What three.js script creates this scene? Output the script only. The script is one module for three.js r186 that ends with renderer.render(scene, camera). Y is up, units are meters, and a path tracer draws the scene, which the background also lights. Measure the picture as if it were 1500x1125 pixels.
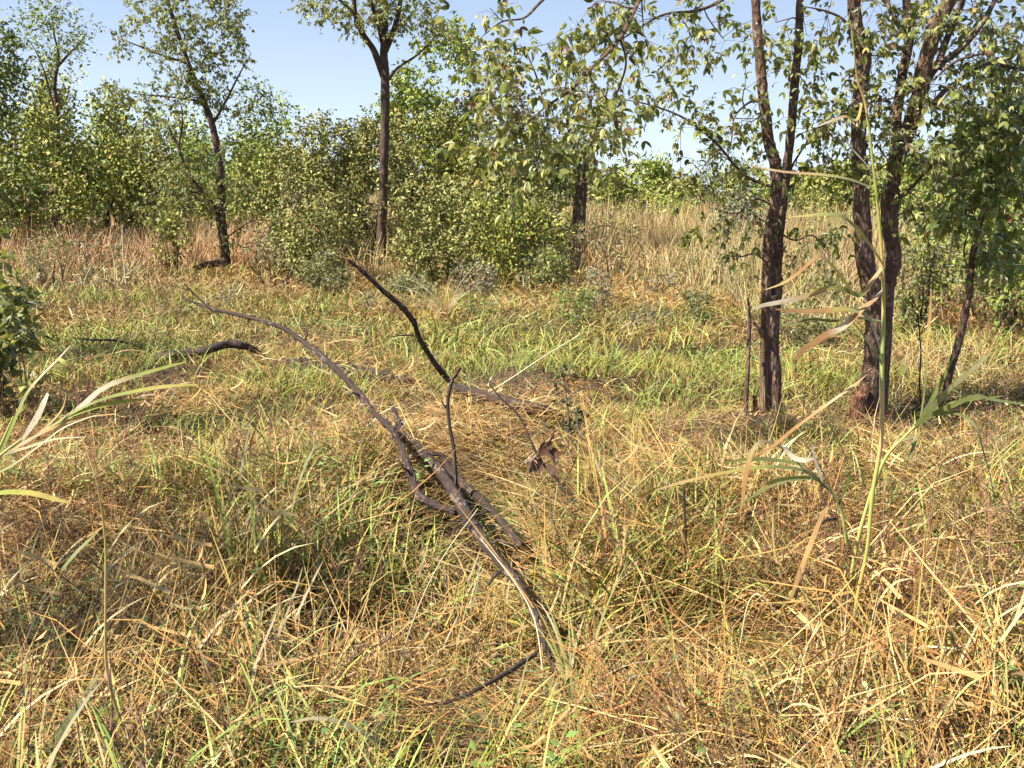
import * as THREE from 'three';

// ---------------------------------------------------------------- camera, sky, sun, exposure
const scene = new THREE.Scene();
const PW = 1500, PH = 1125, FOCAL = 1505, EYE = 1.65, PITCH = 10.24 * Math.PI / 180;
const camera = new THREE.PerspectiveCamera(2 * Math.atan(PH / 2 / FOCAL) * 180 / Math.PI, PW / PH, 0.05, 2000);
camera.position.set(0, EYE, 0);
camera.rotation.x = -PITCH;

const SUN = new THREE.Vector3(-0.60, 0.75, 0.27).normalize();
{
  const w = 512, h = 256, data = new Float32Array(w * h * 4);
  const zen = [0.055, 0.16, 0.44], hor = [0.76, 0.90, 1.0];
  for (let r = 0; r < h; r++) for (let c = 0; c < w; c++) {
    const el = ((r + 0.5) / h - 0.5) * Math.PI, az = ((c + 0.5) / w - 0.5) * 2 * Math.PI;
    const x = Math.cos(az) * Math.cos(el), z = Math.sin(az) * Math.cos(el), y = Math.sin(el);
    const cs = x * SUN.x + y * SUN.y + z * SUN.z;
    const k = Math.exp(-Math.max(0, y) * 4.6), glow = 0.14 * Math.pow(Math.max(0, 0.5 + 0.5 * cs), 3);
    for (let i = 0; i < 3; i++) {
      const a = zen[i] + (hor[i] - zen[i]) * k;
      data[(r * w + c) * 4 + i] = (a + glow * (1.0 - a * 0.3)) * 0.60;
    }
    data[(r * w + c) * 4 + 3] = 1;
  }
  const sky = new THREE.DataTexture(data, w, h, THREE.RGBAFormat, THREE.FloatType);
  sky.mapping = THREE.EquirectangularReflectionMapping; sky.magFilter = THREE.LinearFilter; sky.minFilter = THREE.LinearFilter; sky.needsUpdate = true;
  scene.background = sky; scene.environment = sky;
}
const sun = new THREE.DirectionalLight(new THREE.Color(1.0, 0.94, 0.82), 5.0);
sun.position.copy(SUN).multiplyScalar(60).add(new THREE.Vector3(0, 0, -18)); sun.target.position.set(0, 0, -18);
sun.castShadow = true; sun.shadow.mapSize.set(4096, 4096); sun.shadow.radius = 1;
Object.assign(sun.shadow.camera, { left: -40, right: 40, top: 40, bottom: -40, near: 1, far: 160 });
sun.name = 'sun'; scene.add(sun, sun.target);
const renderer = new THREE.WebGLRenderer({ antialias: true });
renderer.toneMapping = THREE.LinearToneMapping;
renderer.toneMappingExposure = 2.3;
renderer.shadowMap.enabled = true;

// ---------------------------------------------------------------- helpers
const V = (x, y, z) => new THREE.Vector3(x, y, z);
function rngOf(seed) { let s = (seed * 2654435761) >>> 0; return () => { s = (s + 0x6d2b79f5) | 0; let t = Math.imul(s ^ (s >>> 15), 1 | s); t = (t + Math.imul(t ^ (t >>> 7), 61 | t)) ^ t; return ((t ^ (t >>> 14)) >>> 0) / 4294967296; }; }
const hash3 = (x, y, z) => { let h = Math.imul(x, 374761393) ^ Math.imul(y, 668265263) ^ Math.imul(z, 2147483647 ^ 1274126177); h = Math.imul(h ^ (h >>> 13), 1274126177); return ((h ^ (h >>> 16)) >>> 0) / 4294967296; };
const sm = (t) => t * t * (3 - 2 * t), mix = (a, b, t) => a + (b - a) * t;
function noise3(x, y, z) {
  const X = Math.floor(x), Y = Math.floor(y), Z = Math.floor(z), u = sm(x - X), v = sm(y - Y), w = sm(z - Z);
  const L = (k) => mix(mix(hash3(X, Y, Z + k), hash3(X + 1, Y, Z + k), u), mix(hash3(X, Y + 1, Z + k), hash3(X + 1, Y + 1, Z + k), u), v);
  return mix(L(0), L(1), w);
}
const fbm = (x, y, z) => noise3(x, y, z) * 0.55 + noise3(x * 2.1 + 7, y * 2.1, z * 2.1) * 0.3 + noise3(x * 4.3, y * 4.3 + 3, z * 4.3) * 0.15;
const smooth = (a, b, x) => sm(Math.min(1, Math.max(0, (x - a) / (b - a))));
// small hollows in the straw: x, z, radius
const HOLLOWS = [[-0.78, -3.72, 0.36], [-0.55, -3.42, 0.24], [0.64, -3.58, 0.34], [0.88, -3.3, 0.22], [-0.92, -2.8, 0.15], [-0.48, -4.75, 0.28], [0.5, -3.95, 0.15], [1.75, -4.2, 0.22], [-1.9, -5.0, 0.25], [-0.1, -2.75, 0.12], [0.95, -2.75, 0.12], [-1.35, -3.3, 0.16]];
// height of the ground: gentle lumps, rising slowly far off on the left
const ground = (x, z) => {
  const d = Math.hypot(x, z); let dip = 0;
  if (d < 7) for (const [hx, hz, hr] of HOLLOWS) { const e = ((x - hx) ** 2 + (z - hz) ** 2) / (hr * hr); if (e < 6) dip += 0.8 * hr * Math.exp(-e); }
  return -dip + (fbm(x * 0.45 + 11, 0, z * 0.45) - 0.5) * 0.18 * smooth(2, 6, d) + (noise3(x * 1.15, 4, z * 1.15) - 0.5) * 0.34 * smooth(1.5, 2.6, d) * smooth(16, 9, d) + smooth(26, 95, d) * smooth(6, -30, x) * 2.0;
};
const CP = Math.cos(PITCH), SP = Math.sin(PITCH);
function ray(px, py) { const x = (px - PW / 2) / FOCAL, y = -(py - PH / 2) / FOCAL; return V(x, y * CP - SP, -(CP + y * SP)); }
function D(px, py, depth) { const r = ray(px, py); return r.multiplyScalar(depth / -r.z).add(V(0, EYE, 0)); }          // at a distance ahead
function G(px, py, h = 0) { const r = ray(px, py); return r.multiplyScalar((h - EYE) / r.y).add(V(0, EYE, 0)); }       // on a level h above the ground
function base(px, depth) { const p = D(px, 400, depth); p.y = ground(p.x, p.z); return p; }                            // on the ground at a distance ahead
function project(p) { const y = p.y - EYE, dz = -p.z * CP - y * SP; return [PW / 2 + p.x / dz * FOCAL, PH / 2 - (y * CP - p.z * SP) / dz * FOCAL, dz]; }

class MB {
  constructor() { this.p = []; this.n = []; this.c = []; this.u = []; this.i = []; }
  v(p, n, c, u = 0, w = 0) { this.p.push(p.x, p.y, p.z); this.n.push(n.x, n.y, n.z); this.c.push(c[0], c[1], c[2]); this.u.push(u, w); return this.p.length / 3 - 1; }
  geo() {
    const g = new THREE.BufferGeometry();
    g.setAttribute('position', new THREE.Float32BufferAttribute(this.p, 3)); g.setAttribute('normal', new THREE.Float32BufferAttribute(this.n, 3));
    g.setAttribute('color', new THREE.Float32BufferAttribute(this.c, 3)); g.setAttribute('uv', new THREE.Float32BufferAttribute(this.u, 2)); g.setIndex(this.i); return g;
  }
  get empty() { return !this.i.length; }
}
const taken = new Map();
function numbered(name) { const n = taken.get(name) ?? 0; taken.set(name, n + 1); return n ? name + '_' + String(n).padStart(3, '0') : name; }
function mesh(name, mb, mat, parent, kind) {
  const m = new THREE.Mesh(mb.isBufferGeometry ? mb : mb.geo(), mat); m.name = name; m.castShadow = m.receiveShadow = true; if (kind) m.userData.kind = kind; parent.add(m); return m;
}
function thing(name, label, category, group) {
  const g = new THREE.Group(); g.name = numbered(name); g.userData.label = label; g.userData.category = category; if (group) g.userData.group = group; scene.add(g); return g;
}
function setAt(o, p) { o.position.copy(p); o.updateMatrixWorld(); }
// moves geometry built in world coordinates into the frame of a group at p
const rel = (g, p) => g.translate(-p.x, -p.y, -p.z);

// tube through points with radii; rough = lumps of bark in metres
function tube(mb, pts, radii, sides, step, o = {}) {
  const { rough = 0, freq = 30, col = [1, 1, 1], seed = 0, cap = true, flare = 0 } = o;
  const curve = pts.length > 2 ? new THREE.CatmullRomCurve3(pts, false, 'centripetal') : new THREE.LineCurve3(pts[0], pts[1]);
  const len = curve.getLength(), n = Math.max(2, Math.round(len / step));
  let nrm = V(0, 0, 1), start = mb.p.length / 3, a = V(), b = V();
  const N = pts.length - 1;
  for (let k = 0; k <= n; k++) {
    const t = k / n, p = curve.getPoint(t), tg = curve.getTangent(t);
    nrm.sub(tg.clone().multiplyScalar(nrm.dot(tg))); if (nrm.lengthSq() < 1e-6) nrm.set(1, 0, 0).sub(tg.clone().multiplyScalar(tg.x)); nrm.normalize();
    const bn = V().crossVectors(tg, nrm), f = t * N, i0 = Math.min(N - 1, Math.floor(f));
    let r = mix(radii[Math.min(i0, radii.length - 1)], radii[Math.min(i0 + 1, radii.length - 1)], f - i0);
    if (flare) r *= 1 + flare * Math.exp(-t * len / 0.10);
    for (let s = 0; s <= sides; s++) {
      const th = (s % sides) / sides * Math.PI * 2; a.copy(nrm).multiplyScalar(Math.cos(th)).addScaledVector(bn, Math.sin(th));
      let rr = r;
      if (rough) {
        const q = b.copy(p).addScaledVector(a, r);
        const e = noise3(q.x * freq + seed, t * len * freq * 0.28, q.z * freq), e2 = noise3(q.x * freq * 0.35, q.y * freq * 0.2 + seed, q.z * freq * 0.35);
        rr += rough * (Math.abs(e - 0.5) * 2 - 0.5 + (e2 - 0.5) * 1.5);
      }
      mb.v(b.copy(p).addScaledVector(a, rr), a, col, s / sides * Math.max(1, Math.round(r * 6.28 / 0.16)), t * len / 0.4);
    }
  }
  const w = sides + 1;
  for (let k = 0; k < n; k++) for (let s = 0; s < sides; s++) { const q = start + k * w + s; mb.i.push(q, q + 1, q + w, q + 1, q + w + 1, q + w); }
  if (cap) for (const k of [0, n]) {
    const tg = curve.getTangent(k / n).multiplyScalar(k ? 1 : -1), c = mb.v(curve.getPoint(k / n), tg, col, 0, 0);
    for (let s = 0; s < sides; s++) { const q = start + k * w + s; k ? mb.i.push(q, q + 1, c) : mb.i.push(q + 1, q, c); }
  }
  return curve;
}
function smoothNormals(g) {  // normals from the lumpy surface, shared along the seam
  g.computeVertexNormals(); return g;
}
// flat ribbon with a shallow fold along its middle
function ribbon(mb, pts, widths, side, cols, n = 14, fold = 0.15) {
  const curve = new THREE.CatmullRomCurve3(pts, false, 'centripetal'), N = pts.length - 1, start = mb.p.length / 3;
  for (let k = 0; k <= n; k++) {
    const t = k / n, p = curve.getPoint(t), tg = curve.getTangent(t), f = t * N, i0 = Math.min(N - 1, Math.floor(f)), fr = f - i0;
    const w = mix(widths[Math.min(i0, widths.length - 1)], widths[Math.min(i0 + 1, widths.length - 1)], fr) / 2;
    const c0 = cols[Math.min(i0, cols.length - 1)], c1 = cols[Math.min(i0 + 1, cols.length - 1)], c = c0.map((x, q) => mix(x, c1[q], fr));
    const sd = typeof side === 'function' ? side(t, tg) : side.clone(); sd.sub(tg.clone().multiplyScalar(sd.dot(tg))).normalize();
    const nn = V().crossVectors(tg, sd).normalize();
    mb.v(p.clone().addScaledVector(sd, -w).addScaledVector(nn, w * fold), nn, c, 0, t); mb.v(p, nn, c.map((x) => Math.min(1, x * 1.15)), 0.5, t); mb.v(p.clone().addScaledVector(sd, w).addScaledVector(nn, w * fold), nn, c, 1, t);
  }
  for (let k = 0; k < n; k++) { const q = start + k * 3; for (const e of [0, 1]) mb.i.push(q + e + 1, q + e, q + e + 3, q + e + 4, q + e + 1, q + e + 3); }
}

// ---------------------------------------------------------------- materials
function dataTex(size, f, srgb = false) {
  const d = new Uint8Array(size * size * 4);
  for (let y = 0; y < size; y++) for (let x = 0; x < size; x++) { const c = f(x / size, y / size); for (let k = 0; k < 3; k++) d[(y * size + x) * 4 + k] = Math.max(0, Math.min(255, c[k] * 255)); d[(y * size + x) * 4 + 3] = 255; }
  const t = new THREE.DataTexture(d, size, size); t.wrapS = t.wrapT = THREE.RepeatWrapping; t.magFilter = THREE.LinearFilter; t.minFilter = THREE.LinearMipmapLinearFilter; t.generateMipmaps = true; if (srgb) t.colorSpace = THREE.SRGBColorSpace; t.needsUpdate = true; return t;
}
function per(x, y, px, py, s) {  // noise that repeats every px by py cells
  const X = Math.floor(x), Y = Math.floor(y), u = sm(x - X), v = sm(y - Y), h = (a, b) => hash3(((a % px) + px) % px, ((b % py) + py) % py, s);
  return mix(mix(h(X, Y), h(X + 1, Y), u), mix(h(X, Y + 1), h(X + 1, Y + 1), u), v);
}
const barkH = (u, v) => { const wv = (per(u * 4, v * 4, 4, 4, 5) - 0.5) * 0.12, a = per((u + wv) * 14, v * 5, 14, 5, 1), b = per(u * 30, v * 14, 30, 14, 2), c = per(u * 64, v * 48, 64, 48, 3); return Math.min(1, Math.abs(a - 0.5) * 1.7) * 0.6 + b * 0.28 + c * 0.18; };
const barkTint = (lo, hi, pale) => dataTex(256, (u, v) => { const h = barkH(u, v), p = per(u * 6, v * 6, 6, 6, 9) * per(u * 22, v * 22, 22, 22, 8), k = Math.pow(Math.min(1, h), 0.9); return lo.map((x, i) => mix(mix(x, hi[i], k), pale[i], smooth(0.36, 0.6, p) * 0.55)); }, true);
const barkBump = dataTex(256, (u, v) => { const h = barkH(u, v); return [h, h, h]; });
const bark = (lo, hi, pale, scale = 0.008) => new THREE.MeshStandardMaterial({ map: barkTint(lo, hi, pale), bumpMap: barkBump, bumpScale: scale, roughness: 0.92 });
const M = {
  barkBrown: bark([0.23, 0.16, 0.12], [0.58, 0.465, 0.37], [0.74, 0.65, 0.55], 0.014),
  barkDark: bark([0.18, 0.125, 0.092], [0.44, 0.345, 0.275], [0.55, 0.475, 0.40]),
  deadWood: bark([0.14, 0.10, 0.08], [0.38, 0.305, 0.26], [0.64, 0.57, 0.51], 0.008),
  deadDark: bark([0.14, 0.10, 0.08], [0.35, 0.27, 0.22], [0.56, 0.48, 0.41], 0.008),
  twig: new THREE.MeshStandardMaterial({ color: new THREE.Color(0.13, 0.095, 0.075), roughness: 0.9, vertexColors: true }),
  leaf: new THREE.MeshPhysicalMaterial({ vertexColors: true, roughness: 1, transmission: 0.42, thickness: 0, clearcoat: 0.32, clearcoatRoughness: 0.34, side: THREE.DoubleSide }),
  farLeaf: new THREE.MeshStandardMaterial({ vertexColors: true, roughness: 0.6, side: THREE.DoubleSide }),
  grass: new THREE.MeshStandardMaterial({ vertexColors: true, roughness: 0.85, side: THREE.DoubleSide }),
  blade: new THREE.MeshPhysicalMaterial({ vertexColors: true, roughness: 1, transmission: 0.45, thickness: 0, clearcoat: 0.12, clearcoatRoughness: 0.5, side: THREE.DoubleSide }),
  deadLeaf: new THREE.MeshPhysicalMaterial({ vertexColors: true, roughness: 1, transmission: 0.15, thickness: 0, side: THREE.DoubleSide }),
  culm: new THREE.MeshStandardMaterial({ vertexColors: true, roughness: 0.55 }),
};
M.scar = bark([0.34, 0.20, 0.13], [0.72, 0.49, 0.35], [0.80, 0.60, 0.46], 0.01);
for (const k in M) M[k].name = k;

{ // veins along a blade, with dry flecks
  const t = dataTex(256, (u, v) => { const vein = 0.90 + 0.10 * per(u * 26, v * 2, 26, 2, 51), rib = 1 - 0.22 * Math.exp(-(((u - 0.5) / 0.035) ** 2)), f = smooth(0.62, 0.8, per(u * 14, v * 40, 14, 40, 52)), b = smooth(0.55, 0.85, per(u * 5, v * 7, 5, 7, 53)); const k = vein * (1.06 - rib * 0.06) * rib; return [k * (1 - 0.08 * f), k * (1 - 0.2 * f - 0.06 * b), k * (1 - 0.34 * f - 0.12 * b)]; }, true);
  M.blade.map = t;
}
// ---------------------------------------------------------------- the ground
{
  const soil = dataTex(512, (u, v) => {
    const a = per(u * 8, v * 8, 8, 8, 21), b = per(u * 40, v * 40, 40, 40, 22), c = per(u * 160, v * 160, 160, 160, 23), s = per(u * 200, v * 20, 200, 20, 24) * per(u * 20, v * 200, 20, 200, 25);
    const k = 0.3 * a + 0.4 * b + 0.3 * c; return [0.17 + 0.20 * k + 0.4 * smooth(0.4, 0.7, s), 0.12 + 0.15 * k + 0.3 * smooth(0.4, 0.7, s), 0.07 + 0.10 * k + 0.16 * smooth(0.4, 0.7, s)];
  }, true);
  const bump = dataTex(256, (u, v) => { const k = per(u * 20, v * 20, 20, 20, 31) * 0.6 + per(u * 80, v * 80, 80, 80, 32) * 0.4; return [k, k, k]; });
  const mat = new THREE.MeshStandardMaterial({ map: soil, bumpMap: bump, bumpScale: 0.03, roughness: 1 }); mat.name = 'soil';
  const mb = new MB(), R = 90, S = 96;   // rings growing outwards
  for (let k = 0; k <= R; k++) for (let s = 0; s <= S; s++) { const r = k === 0 ? 0 : 0.25 * Math.pow(1.096, k), a = s / S * Math.PI * 2, x = Math.cos(a) * r, z = Math.sin(a) * r; mb.v(V(x, ground(x, z), z), V(0, 1, 0), [1, 1, 1], x / 1.3, z / 1.3); }
  for (let k = 0; k < R; k++) for (let s = 0; s < S; s++) { const q = k * (S + 1) + s; mb.i.push(q, q + 1, q + S + 1, q + 1, q + S + 2, q + S + 1); }
  const g = mb.geo(); g.computeVertexNormals();
  const m = mesh('ground', g, mat, scene, 'structure');
}

// ---------------------------------------------------------------- leaves and crowns
const GREENS = {
  mopane: [[0.174, 0.198, 0.022], [0.228, 0.252, 0.029], [0.312, 0.318, 0.046], [0.408, 0.384, 0.096], [0.102, 0.126, 0.017], [0.204, 0.228, 0.026]],
  olive: [[0.192, 0.198, 0.036], [0.240, 0.234, 0.048], [0.312, 0.288, 0.078], [0.144, 0.156, 0.026], [0.360, 0.324, 0.108]],
  bright: [[0.216, 0.276, 0.034], [0.288, 0.348, 0.043], [0.180, 0.228, 0.026], [0.360, 0.396, 0.072]],
  dark: [[0.114, 0.150, 0.022], [0.156, 0.186, 0.026], [0.216, 0.234, 0.041], [0.120, 0.162, 0.022]],
  grey: [[0.192, 0.210, 0.108], [0.228, 0.240, 0.132], [0.156, 0.174, 0.084], [0.264, 0.252, 0.156]],
  tan: [[0.288, 0.228, 0.108], [0.204, 0.198, 0.072], [0.348, 0.252, 0.132], [0.156, 0.168, 0.054]],
};
const pick = (a, r) => a[Math.min(a.length - 1, Math.floor(r() * a.length))];
const jig = (c, r, k = 0.25) => { const m = 1 + (r() - 0.5) * 2 * k, w = (r() - 0.5) * 0.2; return [c[0] * m * (1 + w), c[1] * m, c[2] * m * (1 - w)]; };
// one leaflet: six faces folded along the rib, or two for far plants
function leaflet(mb, p, dir, nrm, len, wid, col, fine) {
  const s = V().crossVectors(dir, nrm).normalize(), n = V().crossVectors(s, dir).normalize();
  const at = (a, b, h) => V(p.x + dir.x * a * len + s.x * b * wid + n.x * h * len, p.y + dir.y * a * len + s.y * b * wid + n.y * h * len, p.z + dir.z * a * len + s.z * b * wid + n.z * h * len);
  const nl = n.clone().addScaledVector(s, -0.35).normalize(), nr = n.clone().addScaledVector(s, 0.35).normalize();
  if (!fine) {
    const b = mb.v(p, n, col), l = mb.v(at(0.45, -0.5, 0.07), nl, col), t = mb.v(at(1, 0, -0.06), n, col), r = mb.v(at(0.45, 0.5, 0.07), nr, col); mb.i.push(b, t, l, b, r, t); return;
  }
  const b = mb.v(p, n, col), l1 = mb.v(at(0.2, -0.42, 0.06), nl, col), l2 = mb.v(at(0.55, -0.46, 0.07), nl, col), t = mb.v(at(1, 0.04, -0.12), n, col), r2 = mb.v(at(0.55, 0.40, 0.07), nr, col), r1 = mb.v(at(0.2, 0.36, 0.06), nr, col), m = mb.v(at(0.45, 0, 0), n, col);
  mb.i.push(l1, b, m, l2, l1, m, t, l2, m, r2, t, m, r1, r2, m, b, r1, m);
}
function leafPair(mb, p, dir, nrm, len, col, fine, r) {  // two leaflets like a butterfly's wings
  const s = V().crossVectors(dir, nrm).normalize(), open = 0.28 + r() * 0.4;
  for (const e of [-1, 1]) leaflet(mb, p, dir.clone().addScaledVector(s, e * open).normalize(), nrm.clone().addScaledVector(s, e * 0.45).normalize(), len * (0.9 + r() * 0.2), len * 0.46, col, fine);
}
const rdir = (r) => { const z = r() * 2 - 1, a = r() * 6.2832, q = Math.sqrt(1 - z * z); return V(Math.cos(a) * q, z, Math.sin(a) * q); };

// grows twigs from the limbs' nodes to points of the crown and hangs leaves on them
function crown(nodes, targets, r, o) {
  const twigs = new MB(), leaves = new MB(), spots = [];
  const { leaf = 0.07, shoots = 3, per: count = 5, palette = GREENS.mopane, fine = false, pair = true, droop = 0.5, twigR = 1, shootLen = 0.22, bare = 0, dead = 0.02, sides = 4 } = o;
  const P = nodes.map((n) => n.p), T = nodes.map((n) => n.t), R = nodes.map((n) => n.r);
  const near = (q) => { let best = 1e9, at = 0; for (let i = 0; i < P.length; i++) { const d = P[i].distanceToSquared(q); if (d < best) { best = d; at = i; } } return [at, Math.sqrt(best)]; };
  const list = targets.map((q) => [q, near(q)[1]]).sort((a, b) => a[1] - b[1]);
  const hang = (p, dir) => {
    const d = dir.clone().multiplyScalar(0.5).addScaledVector(rdir(r), 0.7).add(V(0, -droop * (0.4 + r()), 0)).normalize();
    let n = rdir(r).add(V(0, 0.5, 0)); n.sub(d.clone().multiplyScalar(n.dot(d))).normalize();
    const base = jig(r() < dead ? pick([[0.30, 0.14, 0.05], [0.40, 0.27, 0.06], [0.16, 0.08, 0.04]], r) : pick(palette, r), r);
    spots.push([p, d, n, leaf * (0.45 + r() * 0.85), base]);
  };
  const line = (a, t0, q, r0, r1) => {
    const L = a.distanceTo(q), dir = q.clone().sub(a).normalize(), pts = [], k = L > 0.5 ? 5 : 3;
    const p1 = a.clone().addScaledVector(t0, L * 0.22).addScaledVector(dir, L * 0.2).addScaledVector(rdir(r), L * 0.06), p2 = q.clone().addScaledVector(dir, -L * 0.32).add(V(0, L * 0.06, 0)).addScaledVector(rdir(r), L * 0.1);
    const cv = new THREE.CubicBezierCurve3(a, p1, p2, q); for (let i = 0; i <= k; i++) pts.push(cv.getPoint(i / k));
    rawTube(twigs, pts, r0, r1, sides, jig([1, 1, 1], r, 0.25)); return pts;
  };
  for (const [q] of list) {
    const [at, d] = near(q), r0 = Math.min(R[at] * 0.75, (0.0035 + 0.0065 * d) * twigR), r1 = Math.min(r0 * 0.5, 0.0028 * twigR);
    const pts = line(P[at], T[at], q, r0, r1);
    for (let i = 1; i < pts.length; i++) { P.push(pts[i]); T.push(pts[i].clone().sub(pts[i - 1]).normalize()); R.push(mix(r0, r1, i / (pts.length - 1))); }
    if (r() < bare) continue;
    const end = pts[pts.length - 1], t = end.clone().sub(pts[pts.length - 2]).normalize();
    for (let k = 0; k < shoots; k++) {
      const f = 0.45 + 0.55 * r(), j = Math.min(pts.length - 2, Math.floor(f * (pts.length - 1))), a = pts[j].clone().lerp(pts[j + 1], f * (pts.length - 1) - j);
      const e = a.clone().addScaledVector(t.clone().multiplyScalar(0.4).addScaledVector(rdir(r), 0.9).add(V(0, -0.1, 0)).normalize(), shootLen * (0.5 + r()));
      rawTube(twigs, [a, a.clone().lerp(e, 0.5).add(V(0, 0.02, 0)), e], r1, r1 * 0.6, 3, [1, 1, 1]);
      for (let m = 0; m < count; m++) { const f2 = 0.25 + 0.75 * (m + r()) / count; hang(a.clone().lerp(e, f2).add(V((r() - 0.5) * 0.02, (r() - 0.5) * 0.02, (r() - 0.5) * 0.02)), e.clone().sub(a).normalize()); }
    }
  }
  const put = ([p, d, n, L, c]) => pair ? leafPair(leaves, p, d, n, L, c, fine, r) : leaflet(leaves, p, d, n, L, L * 0.5, c, fine);
  return { twigs, leaves, spots, put };
}
function rawTube(mb, pts, r0, r1, sides, col) {
  const start = mb.p.length / 3, n = pts.length - 1, w = sides;
  for (let k = 0; k <= n; k++) {
    const tg = pts[Math.min(n, k + 1)].clone().sub(pts[Math.max(0, k - 1)]).normalize(), nx = Math.abs(tg.y) < 0.9 ? V(tg.z, 0, -tg.x).normalize() : V(1, 0, 0), ny = V().crossVectors(tg, nx), r = mix(r0, r1, k / n);
    for (let s = 0; s < sides; s++) { const a = s / sides * 6.2832, d = nx.clone().multiplyScalar(Math.cos(a)).addScaledVector(ny, Math.sin(a)); mb.v(pts[k].clone().addScaledVector(d, r), d, col); }
  }
  for (let k = 0; k < n; k++) for (let s = 0; s < sides; s++) { const q = start + k * w + s, q1 = start + k * w + (s + 1) % sides; mb.i.push(q, q1, q + w, q1, q1 + w, q + w); }
}
const LEAFGEO = [];
for (let k = 0; k < 5; k++) { const mb = new MB(), r = rngOf(900 + k); leafPair(mb, V(0, 0, 0), V(0, 0, 1), V(0, 1, 0), 1, [1, 1, 1], true, r); LEAFGEO.push(mb.geo()); }
const leafMats = new Map();
const leafMat = (i) => { if (!leafMats.has(i)) { const m = M.leaf.clone(); m.vertexColors = false; m.name = 'single_leaf_' + i; const c = i < 6 ? GREENS.mopane[i] : [[0.17, 0.08, 0.035], [0.36, 0.25, 0.05]][i - 6]; m.color.setRGB(c[0], c[1], c[2]); leafMats.set(i, m); } return leafMats.get(i); };
// the crown of a tree: leaves that show largest become parts, the rest one mass
function dress(group, at, c, singles, barkMat, leafMatl, r) {
  let rest = c.spots;
  if (singles) {
    const scored = c.spots.map((s) => { const q = project(s[0]); const inside = q[0] > -10 && q[0] < 1510 && q[1] > -10 && q[1] < 1135; return [inside ? s[3] / q[2] : 0, s]; }).sort((a, b) => b[0] - a[0]);
    rest = scored.slice(singles).map((e) => e[1]);
    const mx = new THREE.Matrix4();
    for (const [, [p, d, n, L]] of scored.slice(0, singles)) {
      const k = r() < 0.03 ? 6 + (r() < 0.5 ? 0 : 1) : Math.floor(r() * 6), m = new THREE.Mesh(LEAFGEO[Math.floor(r() * 5)], leafMat(k)); m.name = 'leaf'; m.castShadow = m.receiveShadow = true;
      const s = V().crossVectors(n, d).normalize(), nn = V().crossVectors(d, s).normalize(); mx.makeBasis(s, nn, d); m.quaternion.setFromRotationMatrix(mx); m.position.copy(p).sub(at); m.scale.setScalar(L); group.add(m);
    }
  }
  for (const s of rest) c.put(s);
  if (!c.twigs.empty) mesh('twig', rel(c.twigs.geo(), at), M.twig, group, 'stuff');
  if (!c.leaves.empty) mesh('crown', rel(c.leaves.geo(), at), leafMatl, group, 'stuff');
}
// tree({limbs: [[name, [[px, py, depth]...], [radii], sides]...], blobs: [[px, py, depth, rx px, ry px, rz m, targets]...]})
function tree(o) {
  const r = rngOf(o.seed), g = thing(o.name, o.label, 'tree', o.group), nodes = [];
  const foot = base(o.foot[0], o.foot[1]); setAt(g, foot);
  for (const [name, pts, radii, sides = 12, rough = 0.004] of o.limbs) {
    const w = pts.map(([x, y, d], i) => D(x, y, d ?? o.foot[1]));
    if (name === 'trunk' || name === 'stem') { w[0].y = Math.min(w[0].y, foot.y) - 0.12; }
    const mb = new MB(), cv = tube(mb, w, radii, sides, o.step ?? 0.05, { rough, freq: o.freq ?? 30, seed: o.seed, flare: name === 'trunk' ? 0.35 : 0 });
    mesh(name, smoothNormals(rel(mb.geo(), foot)), name === 'scar' ? M.scar : o.bark, g);
    const len = cv.getLength(), n = Math.max(4, Math.round(len / 0.12));
    for (let k = 0; k <= n; k++) { const t = k / n, p = cv.getPoint(t); if (p.y - foot.y > (o.clear ?? 1.3)) nodes.push({ p, t: cv.getTangent(t), r: mix(radii[0], radii[radii.length - 1], t) }); }
  }
  const targets = [];
  for (const [x, y, d, rx, ry, rz, n] of o.blobs) for (let k = 0; k < n * (o.fill ?? 1); k++) {
    const v = rdir(r).multiplyScalar(Math.cbrt(0.15 + 0.85 * r())); const p = D(x + v.x * rx, y + v.y * ry, d + v.z * rz); if (p.y > foot.y + 0.4) targets.push(p);
  }
  const c = crown(nodes, targets, r, o.crown); dress(g, foot, c, o.singles ?? 0, o.bark, o.leafMat ?? M.leaf, r);
  return g;
}

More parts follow.
